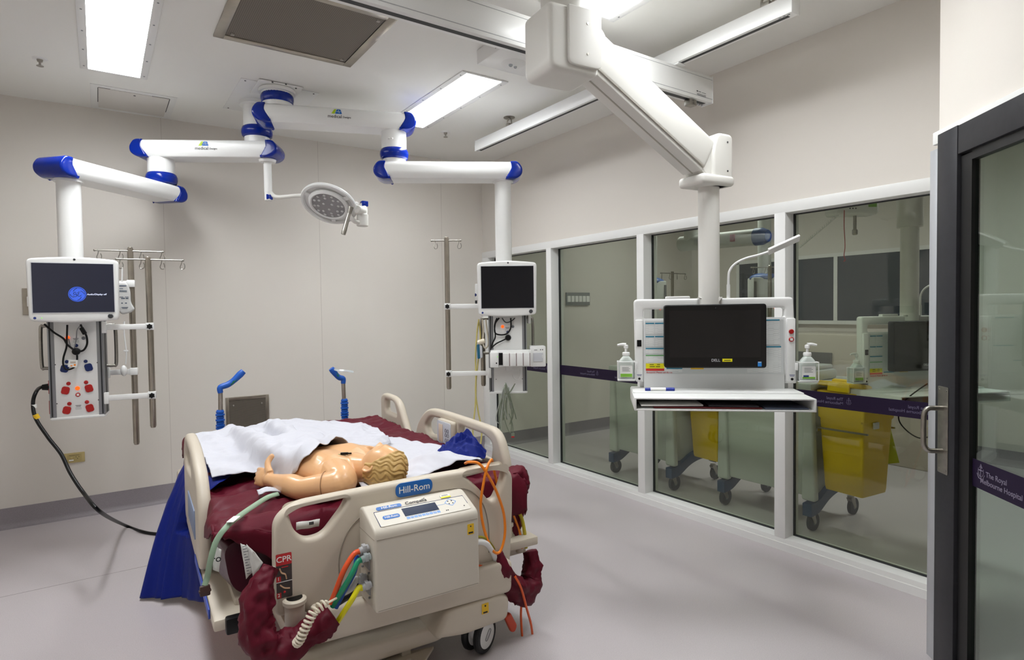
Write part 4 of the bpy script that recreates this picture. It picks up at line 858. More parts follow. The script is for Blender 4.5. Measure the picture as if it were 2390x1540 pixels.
# deck, width extensions, frame, lift, base
b = MB(); b.box(-.13, .10, .405, 1.08, 2.06, .45, .01); B(b, 'sleep_deck', bedd)
b = MB(); b.box(-.205, .02, .385, -.02, 1.30, .425, .008); q = B(b, 'width_extension', bedm); B(MB().box(-.17, -.006, .375, -.055, .030, .432, .008), 'bumper', black, q)
b = MB(); b.box(.97, .04, .385, 1.13, 1.30, .425, .008); B(b, 'width_extension', bedm)
b = MB(); b.box(-.212, .12, .39, -.206, .70, .425, .002); B(b, 'edge_strip', mat('edge_blue', (40, 70, 170), .4))
b = MB(); b.box(.10, .08, .27, .16, 2.0, .40, .01); b.box(.80, .08, .27, .86, 2.0, .40, .01); b.box(.10, 1.90, .27, .86, 1.96, .40, .01); B(b, 'upper_frame', bedd)
b = MB(); b.box(.22, .45, .14, .28, .51, .34, .01, M=None); b.box(.66, .45, .14, .72, .51, .34, .01); b.box(.22, 1.55, .14, .28, 1.61, .34, .01); b.box(.66, 1.55, .14, .72, 1.61, .34, .01); B(b, 'lift_column', bedd)
b = MB(); b.plate(roundpoly([(.02, .10, .03), (.0, .19, .03), (.62, .175, .03), (.70, .135, .03), (.62, .10, .02)], .03, 6), .14, .02, M=FACE(0, .16, 0), seg=3); b.box(.08, .10, .12, .16, 2.0, .19, .015); b.box(.74, .10, .12, .82, 2.0, .19, .015); b.box(.06, 1.86, .10, .86, 1.98, .18, .02)
b.plate(roundpoly([(.56, .16, .03), (.62, .262, .03), (.88, .268, .03), (.915, .235, .03), (.905, .145, .03), (.70, .138, .03)][::-1], .03, 6), .20, .022, M=FACE(0, .14, 0), seg=4)
bf = B(b, 'base_frame', bedm)
B(MB().plate(rrect(.775, .205, .807, .248, .002), .001, M=FACE(0, -.0605, 0)), 'warning_sticker', yel, bf); B(MB().box(.781, -.0625, .208, .801, -.0616, .214).ball((.791, -.062, .238), .004, 8), 'sticker_print', ink, bf)
b = MB().plate(roundpoly([(.36, -.03, .01), (.52, -.03, .01), (.60, .05, .01), (.40, .09, .02), (.36, .05, .01)], .01, 4), .012, .003, [rrect(.44, -.005, .49, .02, .01)], M=Matrix.Translation((0, -.02, .075))); b.box(.46, .03, .08, .50, .12, .15, .005); B(b, 'foot_pedal', bedd)
q_ = BD.l(onz(545, 1470, 0)); B(MB().lathe([(.014, 0), (.012, -.006), (.0001, -.007)], 16, Matrix.Translation((q_.x+.02, q_.y+.03, .384))), 'night_light', mat('orange_night_light', (255, 110, 40), .3, emit=(255, 70, 15), es=26))
def caster(u, v, rz=0, dirt=0):
    T = Matrix.Translation((u, v, 0)) @ Matrix.Rotation(rad(rz), 4, 'Z')
    b = MB(); b.cyl((0, 0, .10), (0, 0, .17), .035, n=20, bev=.006, M=None) if False else b.lathe([(.03, .10), (.036, .12), (.034, .17)], 24, T)
    b.plate(roundpoly([(-.03, .06, .02), (.045, .06, .02), (.05, .135, .03), (-.04, .15, .03)], .02, 5), .05, .012, M=T @ FACE(0, .025, 0)); c = B(b, 'caster_fork', whitesoft)
    for s in (-1, 1):
        W = T @ Matrix.Translation((.012, s*.030, .076)) @ Matrix.Rotation(pi/2, 4, 'X')
        b = MB(); b.lathe([(.058, -.014), (.070, -.013), (.0755, -.006), (.0755, .006), (.070, .013), (.058, .014)], 48, W); B(b, 'tyre', rubber, c)
        b = MB(); b.lathe([(.0001, -.016), (.04, -.0155), (.0595, -.0135), (.0595, .0135), (.04, .0155), (.0001, .016)], 40, W); B(b, 'wheel_cover', whitesoft, c)
    b = MB().tube([(-.02, .0, -.0172), (.02, .012, -.0172), (.026, -.002, -.0172), (-.014, -.014, -.0172)], .0018, 6, closed=True, k=3, M=T @ Matrix.Translation((.012, -.03, .076)) @ Matrix.Rotation(pi/2, 4, 'X') @ Matrix.Rotation(.5, 4, 'Z') @ Matrix.Scale(-1, 4, (0, 0, 1))); B(b, 'brake_mark', mat('soft_grey', (170, 170, 172), .5), c)
caster(.800, .03, 28); caster(.09, .05, 10); caster(.09, 1.92, 0); caster(.80, 1.92, 15)
# push handles at the far end
for u0, p3, l in ((.05, (.198, 1.078), ''), (.865, (.775, 1.06), '')):
    b = MB(); b.cyl((u0, 2.12, .42), (u0, 2.12, .70), .022, n=18, bev=.004); ph = B(b, 'push_post', bedm)
    b = MB(); b.cyl((u0, 2.12, .68), (u0+.006*(1 if u0 < .5 else -1), 2.12, .96), .014, n=16); B(b, 'inner_tube', steelf, ph)
    b = MB(); z = .675
    pr = []
    for k in range(9): r = .028 if k in (2, 3, 5, 7) else .0245; pr += [(r, z), (r, z+.011), (.021, z+.013), (.021, z+.016)]; z += .0175
    b.lathe([(.019, .670)]+pr+[(.019, z+.002)], 24, Matrix.Translation((u0, 2.12, 0))); B(b, 'grip_bellows', mat('push_blue', (24, 92, 190), .4), ph)
    e = V((u0+.006*(1 if u0 < .5 else -1), 2.12, .945)); f = V((p3[0], 2.12, p3[1])); f2 = e.lerp(f, .25)+V((0, 0, .012))
    b = MB(); b.tube([e, e+V((0, 0, .035)), e.lerp(f, .3)+V((0, 0, .010)), e.lerp(f, .55), e.lerp(f, .85), f], [.016, .019, .020, .019, .023, .019], 16, 5); g = B(b, 'push_grip', mat('push_blue', (24, 92, 190), .4), ph)
    b = MB(); b.box(-.03, -.019, -.010, .03, -.010, .004, .003, M=Matrix.Translation(e.lerp(f, .55)) @ Matrix.Rotation(-math.atan2(f.z-e.z, f.x-e.x), 4, 'Y')); B(b, 'grip_insert', mat('green_insert', (20, 110, 70), .4), g)
p = BD.M @ V((.80, 2.10, 1.045)); t = thing('ribbon', 'faint red and white ribbon tied to the right-hand blue push grip', 'ribbon', p, BD.rz)
MB().tube([(-.01, 0, .01), (.02, 0, 0), (.07, 0, -.006), (.13, 0, -.018)], .010, 8, flat=.08).build('band', clear, t); b = MB()
for k in range(6): b.box(.02+.013*k, -.0012, -.008-.002*k, .027+.013*k, -.0002, .0-.002*k)
b.build('print', redi, t)
# sockets for drip poles at the corners (beige turrets)
for (u, v) in ((.065, -.035), (1.02, .12)):
    b = MB(); b.lathe([(.030, .36), (.034, .37), (.034, .47), (.040, .475), (.040, .487), (.034, .492), (.0001, .492)], 28, Matrix.Translation((u-.02, v, -.03 if u < .5 else .0)))
    b.cyl((u+.05, v-.01, .34), (u+.05, v-.01, .42), .018, n=18, bev=.004); b.box(u-.04, v-.01, .33, u+.09, v+.05, .37, .008); q = B(b, 'corner_socket', bedm)
    B(MB().lathe([(.027, .455), (.027, .4635), (.0001, .4635)] if u < .5 else [(.027, .49), (.027, .4955), (.0001, .4955)], 24, Matrix.Translation((u-.02, v, 0))), 'socket_plug', black, q)
# ---------------------------------------------------------------- mattress
mt = thing('mattress', 'thick maroon air mattress with a quilted cover, on the hospital bed', 'mattress', BD.M @ V((0, 0, .46)), BD.rz)
def mtz(u, v): return .70+.010*sin(v*9)*sin(u*3+1)+.012*noise.noise(V((u*5, v*5, 3)))
body = MB(); sec = roundpoly([(-.168, -.005, .09), (1.068, -.005, .09), (1.068, .20, .05), (-.168, .20, .05)], .05, 8)
k = len(sec); vs = []; fs = []; nseg = 26
for j in range(nseg+1):
    v = .10+(2.0-.10)*j/nseg; sh = .03*max(0, 1-j/2)**2 if j < 2 else 0
    for p in sec: n = .012*noise.noise(V((p[0]*6, v*7, p[1]*8))); vs.append((p[0]*(1-sh)+n+.45*sh, v, p[1]*(1-sh)+n*.6+.08*sh))
for j in range(nseg):
    for i in range(k): fs.append((j*k+i, j*k+(i+1) % k, (j+1)*k+(i+1) % k, (j+1)*k+i))
fs += [tuple(range(k)), tuple(range((nseg+1)*k-1, nseg*k-1, -1))]
for i, p in enumerate(vs): vs[i] = (p[0], p[1], p[2]+.0)
body.add(vs, fs); body.build('mattress_body', marv, mt, ang=60)
# quilted top cover with an overhanging, wavy hem
def cover(s, t):
    # s across, t along; the outer strips hang down
    uu = -.36+1.62*s; v0 = -.09+2.22*t
    u = uu; z = .222; vv = v0
    du = max(0, -.158-uu, uu-1.058); dv = max(0, .10-v0, v0-1.98)
    hem = .070+.035*noise.noise(V((uu*4, v0*4, 1)))
    if du > 0:
        k_ = min(1, du/.2); u = (-.158 if uu < .5 else 1.058)+(-1 if uu < .5 else 1)*((.018 if v0 > .38 else .032)*sin(min(1, k_*2)*pi/2)+.004*k_*sin(v0*24+noise.noise(V((v0*3, 1, 0)))*4)); z -= hem*k_*1.25*(1 if v0 > .35 else max(.25, v0/.35))-.004
    if dv > 0:
        k_ = min(1, dv/.19); vv = (.10 if v0 < 1 else 1.98)+(-1 if v0 < 1 else 1)*(.020*sin(min(1, k_*2)*pi/2)+.012*k_*sin(uu*23+noise.noise(V((uu*4, 2, 0)))*4)); z -= (hem if v0 > 1 else .012+.135*min(1, max(0, (uu+.14)/.18)))*k_*1.1-.004
    pad = abs(sin((v0-.35)*pi/.42)); z += .022*pad**.35-.016 if (du+dv) == 0 else 0
    wq = noise.noise(V((uu*2, v0*2, 7))); z += .014*rid(uu+.1*wq, v0*1.6, 4.0, 2)+.012*max(-.2, 1-5*abs(noise.noise(V((uu*4+v0*3+wq*.4, v0*3-uu, 5)))))+.008*max(-.2, 1-5*abs(noise.noise(V((uu*5-v0*4, v0*6+uu*2+wq, 15)))))+.004*rid(uu*1.5-v0, v0*2, 16, 9)
    return (u, vv, z)
cb = cloth(cover, 120, 150, .006); mc = cbuild(cb, 'mattress_cover', maroon, mt)
# labels on the mattress
q = MB(); q.add([(-.0, .235, .253), (.085, .26, .253), (.075, .33, .255), (-.005, .31, .255)], [(0, 1, 2, 3)]); 
tg = MB()
def on_plane(pts, v): return [(BD.v(px, py, v)) for px, py in pts]
c4 = on_plane([(690, 1217), (745, 1209), (743, 1226), (690, 1235)], .075); n_ = 8
vs = []; fs = []
for j in range(3):
    for i in range(n_+1):
        a = V(c4[0]).lerp(V(c4[1]), i/n_); b_ = V(c4[3]).lerp(V(c4[2]), i/n_); p = a.lerp(b_, j/2); vs.append((p.x, p.y-.012+.003*sin(i*1.1), p.z-.46+0))
for j in range(2):
    for i in range(n_): fs.append((j*(n_+1)+i, j*(n_+1)+i+1, (j+1)*(n_+1)+i+1, (j+1)*(n_+1)+i))
cl = MB().add(vs, fs); cl.th = .0015; lt = cbuild(cl, 'barcode_label', paper, mt); lt['label'] = 'white barcode label'
b = MB()
for i in range(9):
    p = V(c4[0]).lerp(V(c4[1]), .52+.022*i); b.box(p.x-.0006-(i % 3)*.0004, p.y-.0195, p.z-.46-.014, p.x+.0006, p.y-.0185, p.z-.46-.003)
b.build('barcode', ink, lt)
def wrap_label(name, pts, v, m, lab, txt=None):
    c = on_plane(pts, v); vs = []; n_ = 6
    for j in range(n_+1):
        for i in range(n_+1):
            p = V(c[0]).lerp(V(c[1]), i/n_).lerp(V(c[3]).lerp(V(c[2]), i/n_), j/n_); vs.append((p.x, p.y+.008*noise.noise(V((i*.5, j*.6, 4))), p.z-.46))
    cl = MB().add(vs, [(j*(n_+1)+i, j*(n_+1)+i+1, (j+1)*(n_+1)+i+1, (j+1)*(n_+1)+i) for j in range(n_) for i in range(n_)]); cl.th = .0015
    o = cbuild(cl, name, m, mt); o['label'] = lab; return o, c
o1, c = wrap_label('instruction_label', [(561, 1268), (580, 1276), (612, 1310), (575, 1352)], .072, paper, 'white printed label')
wrap_label('instruction_label', [(575, 1270), (596, 1290), (613, 1312), (592, 1352)], .068, paper, 'crumpled white label')
b = MB()
for i in range(11):
    p = V(c[0]).lerp(V(c[3]), .08+.075*i); b.box(p.x+.004, p.y-.010, p.z-.46, p.x+.012+.004*(i % 3), p.y-.009, p.z-.46+.0022)
b.build('label_text', mat('grey_ink', (110, 110, 114), .6), o1)
o2, c = wrap_label('name_label', [(497, 1272), (517, 1282), (511, 1334), (497, 1330)], .078, paper, 'white label cut off after two letters')
b = MB(); p = V(c[0]).lerp(V(c[2]), .48); b.text('ro', .034, FACE(p.x, p.y-.012, p.z-.46)); b.build('label_lettering', ink, o2, flat=True)
# ================================================================ PUMP
pm = thing('mattress_pump', 'beige boxed air pump with display hung on the bed end board', 'pump', BD.M @ V((.485, -.115, .402)), BD.rz)
def PM(b, name, m, par=None, **k): b.v = [((p[0]-.4875)*.965-.0005, p[1]+.115, p[2]-.42) for p in b.v]; return b.build(name, m, par or pm, **k)
Xs = Matrix(((0, 0, 1, .275), (1, 0, 0, 0), (0, 1, 0, 0), (0, 0, 0, 1)))     # profile in (y,z), swept along x
prof = roundpoly([(-.035, .425, .01), (-.035, .755, .015), (-.075, .765, .02), (-.205, .712, .022), (-.205, .425, .012)][::-1], .01, 6)
PM(MB().plate(prof, .425, .010, M=Xs, seg=4), 'housing', mat('pump_beige', (206, 198, 184), .42))
b = MB()
for (y, z0, z1) in ((-.2062, .682, .6835), (-.2062, .433, .4345)): b.box(.283, y, z0, .692, y+.002, z1)
b.box(.2743, -.20, .682, .2753, -.04, .6835); PM(b, 'seam', mat('dark_beige_line', (150, 140, 126), .6))  # casing seams in a darker beige
# sloping face frame
fn = V((0, -.053, .13)); sl = V((0, .13, .053)).normalized(); sn = V((0, -sl.z, sl.y)).normalized()
FP = Matrix(((1, sl.x, sn.x, .275), (0, sl.y, sn.y, -.205), (0, sl.z, sn.z, .7125), (0, 0, 0, 1)))
z = .0012
o = PM(MB().plate(rrect(.03, .018, .40, .098, .008), .0010, M=FP @ Matrix.Translation((0, 0, .0005))), 'control_panel', mat('panel_cream', (214, 208, 196), .4))
b = MB().tube([(.03, .020, z), (.03, .098, z), (.40, .098, z), (.40, .05, z)], .0012, 5, sm=False, M=FP); PM(b, 'panel_outline', navy, o)
PM(MB().box(.135, .046, z, .275, .090, z+.001, M=FP), 'display', mat('lcd', (30, 44, 70), .15), o)
b = MB()
for i in range(9): b.box(.137+.0155*i, .030, z, .150+.0155*i, .042, z+.0006, M=FP)
PM(b, 'soft_keys', lblue, o)
b = MB()
for i in range(4): b.text('<', .010, FP @ Matrix.Translation((.159+.031*i, .036, z+.001)))
b.text('Hill-Rom', .0145, FP @ Matrix.Translation((.085, .060, z+.0016)), shear=.1); PM(b, 'key_print', paper, o, flat=True)
PM(MB().plate(rrect(.052, .050, .118, .070, .010), .0012, M=FP @ Matrix.Translation((0, 0, z))), 'logo_oval', bluel, o)
b = MB().plate(roundpoly([(.335, .052), (.362, .074), (.335, .096), (.308, .074)], .006, 4), .0008, M=FP @ Matrix.Translation((0, 0, z)), holes=[roundpoly([(.335, .0555), (.358, .074), (.335, .0925), (.312, .074)], .005, 4)]); b.box(.276, .069, z, .309, .0705, z+.0008, M=FP); PM(b, 'key_outline', lblue, o)
b = MB()
for (x, y) in ((.327, .081), (.343, .081), (.327, .067), (.343, .067), (.30, .034), (.307, .034), (.38, .040)): b.box(x-.002, y-.002, z, x+.002, y+.002, z+.0014, M=FP)
PM(b, 'key_marks', ink, o)
PM(MB().plate(rrect(.045, .1045, .145, .1225, .009), .0012, M=FP @ Matrix.Translation((0, 0, .0004))), 'logo_oval', bluel, o)
b = MB().text('Hill-Rom', .0175, FP @ Matrix.Translation((.095, .1132, .0022)), shear=.12); PM(b, 'oval_lettering', paper, o, flat=True)
b = MB().text('Compella', .021, FP @ Matrix.Translation((.205, .1140, .0022)), sx=1.1); b.box(.24, .1235, .001, .2455, .125, .0025, M=FP); PM(b, 'model_lettering', ink, o, flat=True)
PM(MB().box(.31, .112, .001, .352, .122, .002, M=FP), 'barcode_sticker', paper, o); b = MB()
for i in range(8): b.box(.317+.0035*i, .115, .002, .3188+.0035*i, .120, .0026, M=FP)
PM(b, 'barcode', ink, o); PM(MB().box(.31, .104, .001, .352, .1115, .002, M=FP), 'asset_sticker', yelb, o)
s_ = PM(MB().plate(rrect(.648, .628, .676, .668, .002), .001, M=FACE(0, -.2052, 0)), 'warning_sticker', yel); b = MB(); b.box(.652, -.2068, .632, .672, -.206, .638); b.ball((.662, -.2062, .659), .003, 8); PM(b, 'sticker_print', ink, s_)
b = MB()
for x in (.31, .655): b.cyl((x, -.15, .410), (x, -.15, .428), .012, n=16)
PM(b, 'rubber_foot', black)
PM(MB().box(.30, -.036, .55, .67, -.028, .74, .003), 'mounting_plate', grey)
b = MB(); b.box(.2705, -.15, .47, .276, -.07, .52, .002); b.box(.2705, -.15, .56, .276, -.07, .61, .002)
for y in (-.145, -.075):
    for zz in (.462, .55, .62): b.cyl((.268, y, zz), (.276, y, zz), .004, n=8)
cn = PM(b, 'hose_connector_plate', grey)
# hoses from the pump into the maroon sleeve
HC = [('red_orange', (226, 84, 36), 858, 1278, -.15), ('blue', (20, 80, 180), 868, 1285, -.13), ('green', (18, 140, 100), 868, 1297, -.17), ('white', (214, 210, 208), 858, 1345, -.12), ('black', (44, 40, 42), 866, 1352, -.11), ('yellow', (230, 222, 20), 866, 1363, -.17)]
EP = [(772, 1408), (783, 1418), (776, 1415), (778, 1398), (786, 1410), (787, 1452)]
MIDS = [(803, 1330), (826, 1335), (818, 1345), (822, 1372), (824, 1385), (822, 1398)]
for (n, c, px, py, v), e, mdp in zip(HC, EP, MIDS):
    a = BD.v(px, py, v); a = V((.272, v, a.z)); d = BD.v(e[0], e[1], -.125); mm = BD.v(mdp[0], mdp[1], v-.01)
    p = BD.M @ a; t = thing('air_hose', '%s air hose bending from the pump down into the maroon sleeve' % n.replace('_', ' '), 'hose', p, BD.rz, 'air hoses at the pump')
    L = [V((0, 0, 0)), V((-.028, 0, -.006)), (mm-a)*.45+V((-.012, 0, .014)), mm-a, (mm.lerp(d, .55)-a), d-a]
    b = MB(); b.tube(L, .0095, 12, 6); b.build('hose', mat(n+'_hose', c, .38), t)
    b = MB(); b.cyl((.004, 0, .001), (-.030, 0, -.006), .0125, n=14, bev=.002); b.box(-.020, -.014, -.012, -.006, .014, .014, .003); b.build('connector', mat('connector_grey', (178, 178, 180), .4) if n != 'green' else clear, t)
def sleeve(label, pts, rr, F=BD, seed=0, k=10, loops=28):
    P = smooth(pts, k); n = loops; vs = []; fs = []; N = len(P); o = P[0]
    up_ = V((0, 0, 1)).cross(P[1]-P[0]).normalized()
    for i, p in enumerate(P):
        t = (P[min(N-1, i+1)]-P[max(0, i-1)]).normalized(); x = (up_-t*up_.dot(t)).normalized(); up_ = x; y = t.cross(x)
        f = i/(N-1)*(len(rr)-1); q = int(min(len(rr)-2, f)); r = rr[q]*(1-(f-q))+rr[q+1]*(f-q)
        for j in range(n):
            a = 2*pi*j/n; L_ = i*.09+.5*sin(a*2+seed); w_ = noise.noise(V((cos(a)*1.2, sin(a)*1.2+seed, i*.10)))*.42+.20*(1-2.4*abs(noise.noise(V((cos(a)*1.6+L_, sin(a)*1.6, i*.16+seed)))))+.10*(1-2.4*abs(noise.noise(V((cos(a)*3.2, sin(a)*3.2+L_*2, i*.22)))))-.12
            vs.append((p-o+(x*cos(a)+y*sin(a))*r*(1+w_))[:])
    for i in range(N-1):
        for j in range(n): fs.append((i*n+j, i*n+(j+1) % n, (i+1)*n+(j+1) % n, (i+1)*n+j))
    fs += [tuple(reversed(range(n))), tuple((N-1)*n+j for j in range(n))]
    t = thing('hose_sleeve', label, 'sleeve', F.M @ o, F.rz, 'maroon hose sleeves'); MB().add(vs, fs).build('sleeve_cloth', maroon, t, ang=75); return t
bp = lambda px, py, v: BD.v(px, py, v)
sleeve('maroon cloth sleeve looping from the mattress round the left end of the end board', [bp(632, 1322, -.07), bp(612, 1365, -.09), bp(596, 1420, -.11), bp(600, 1480, -.12), bp(635, 1512, -.12), bp(690, 1500, -.12), bp(740, 1462, -.12), bp(775, 1432, -.12)], [.024, .036, .044, .050, .052, .050, .044, .052, .042], seed=1)
sleeve('maroon cloth sleeve hanging in a loop off the right end of the bed', [bp(1160, 1290, -.02), bp(1172, 1330, -.03), bp(1192, 1365, .0), bp(1217, 1382, .04), bp(1238, 1360, .08), bp(1243, 1320, .10), bp(1236, 1285, .12)], [.026, .038, .046, .054, .050, .040, .030], seed=5)
p = bp(1112, 1262, -.10); p.x = .70; t = thing('air_hose', 'short white hose from the right side of the pump into the right maroon sleeve', 'hose', BD.M @ p, BD.rz)
MB().tube([V((0, 0, 0)), bp(1130, 1266, -.09)-p, bp(1148, 1285, -.05)-p, bp(1158, 1308, -.03)-p], .011, 12).build('hose', whitesoft, t)
t = thing('power_cable', 'yellow and green striped cable beside the white hose at the pump', 'cable', BD.M @ p, BD.rz)
MB().tube([V((0, .03, .012)), bp(1128, 1254, -.06)-p, bp(1150, 1275, -.03)-p, bp(1160, 1296, -.01)-p], .005, 10).build('cable', mat('dark_yellow_cable', (150, 140, 30), .45), t)
# maroon mattress bag lumps at the right corner
sleeve('maroon cloth end bunched at the right corner behind the end board', [bp(1196, 1095, .16), bp(1204, 1130, .16), bp(1203, 1175, .15), bp(1197, 1220, .14), bp(1196, 1262, .13)], [.045, .060, .045, .036, .026], seed=9)
# yellow hose, orange cables
def cable(name, label, pts, r, m, cat='cable', F=BD, group=None, extra=None):
    o = pts[0]; t = thing(name, label, cat, F.M @ o, F.rz, group); MB().tube([q-o for q in pts], r, 10, 8).build('cable', m, t); return t, o
cable('suction_hose', 'dull yellow hose curving down behind the right end of the end board', [bp(1200, 1185, .12), bp(1216, 1205, .10), bp(1224, 1240, .09), bp(1228, 1278, .10)], .008, mat('dull_yellow', (196, 180, 40), .4), 'hose')
cable('orange_cable', 'long orange cable looped over the top right of the end board', [bp(1086, 1081, .05), bp(1095, 1078, -.01), bp(1118, 1082, -.035), bp(1138, 1108, -.045), bp(1160, 1150, -.045), bp(1176, 1200, -.045), bp(1178, 1250, -.05), bp(1166, 1288, -.055), bp(1148, 1282, -.06), bp(1130, 1235, -.05), bp(1122, 1180, -.045), bp(1129, 1125, -.045), bp(1138, 1088, -.040), bp(1147, 1073, -.005), bp(1150, 1080, .05), bp(1156, 1110, .07), bp(1168, 1150, .09), bp(1195, 1195, .10), bp(1215, 1250, .10), bp(1218, 1280, .09)], .0058, orange)
cable('orange_cable', 'orange cable hanging from the right maroon sleeve down to the floor', [bp(1202, 1345, -.06), bp(1216, 1372, -.05), bp(1228, 1415, -.03), bp(1240, 1460, .0), bp(1243, 1500, .03), bp(1238, 1533, .04), bp(1226, 1538, .05), bp(1220, 1500, .03), bp(1216, 1440, .02), bp(1217, 1412, .01)], .0052, mat('orange_red_cable', (226, 92, 34), .38))
cable('orange_cable', 'short orange cable crossing behind the pump at its right side', [bp(1100, 1317, -.04), bp(1125, 1321, -.04), bp(1150, 1323, -.03)], .005, mat('orange_red_cable', (226, 92, 34), .38))
b = MB(); p = BD.M @ bp(1190, 1452, .0); t = thing('foot_switch', 'rounded orange red plastic paddle hanging by the right caster', 'paddle', p, BD.rz)
MB().plate(roundpoly([(-.020, .045, .012), (.014, .045, .012), (.026, -.03, .014), (.006, -.05, .014), (-.012, -.04, .012)][::-1], .01, 6), .024, .008, M=FACE(0, .012, 0) @ Matrix.Rotation(rad(18), 4, 'Z')).build('paddle', mat('brick_plastic', (196, 66, 36), .4), t)
MB().tube([(-.022, 0, .04), (-.030, .005, .09), (-.032, .01, .15)], .004, 8).build('strap', whitesoft, t)
t = thing('valve_fitting', 'small grey metal valve on the cables at the right end of the bed', 'valve', BD.M @ bp(1228, 1256, .10), BD.rz)
MB().box(-.03, -.008, -.012, .022, .008, .006, .003).cyl((-.02, 0, 0), (-.02, 0, .02), .010, n=12).box(.02, -.01, -.014, .034, .01, .014, .003).build('valve_body', steelf, t)
# coiled cord
pts = []; path = smooth([bp(1, 1, 0)*0+q for q in (bp(765, 1405, -.185), bp(735, 1425, -.19), bp(715, 1460, -.19), bp(700, 1492, -.185), bp(690, 1502, -.17))], 10); N = len(path); turns = 15
for i in range(turns*10):
    f = i/(turns*10-1)*(N-1); q = min(N-2, int(f)); c = path[q].lerp(path[q+1], f-q); tg_ = (path[q+1]-path[q]).normalized(); x = tg_.cross(V((0, 1, 0))).normalized(); y = tg_.cross(x); a = 2*pi*i/10
    r = .0135*min(1, (i+3)/18, (turns*10-i+3)/18); pts.append(c+x*cos(a)*r+y*sin(a)*r)
o = pts[0]; t = thing('coiled_cord', 'cream coiled cord over the left maroon sleeve', 'cord', BD.M @ o, BD.rz); b = MB().tube([q-o for q in pts], .0042, 8, sm=False); b.tube([V((0, 0, 0)), bp(785, 1396, -.15)-o], .004, 8, sm=False); b.build('cord', mat('cream_cord', (226, 216, 196), .45), t)
# red striped strap by the sleeve
t = thing('warning_strap', 'red and white striped strap end between mattress and end board', 'strap', BD.M @ bp(628, 1334, -.03), BD.rz)
MB().box(-.016, 0, -.014, .018, .003, .014, .001).build('strap', paper, t); b = MB()
for k in range(4): b.box(-.014+.008*k, -.0008, -.012, -.010+.008*k, 0, .012)
b.build('stripe', redi, t)

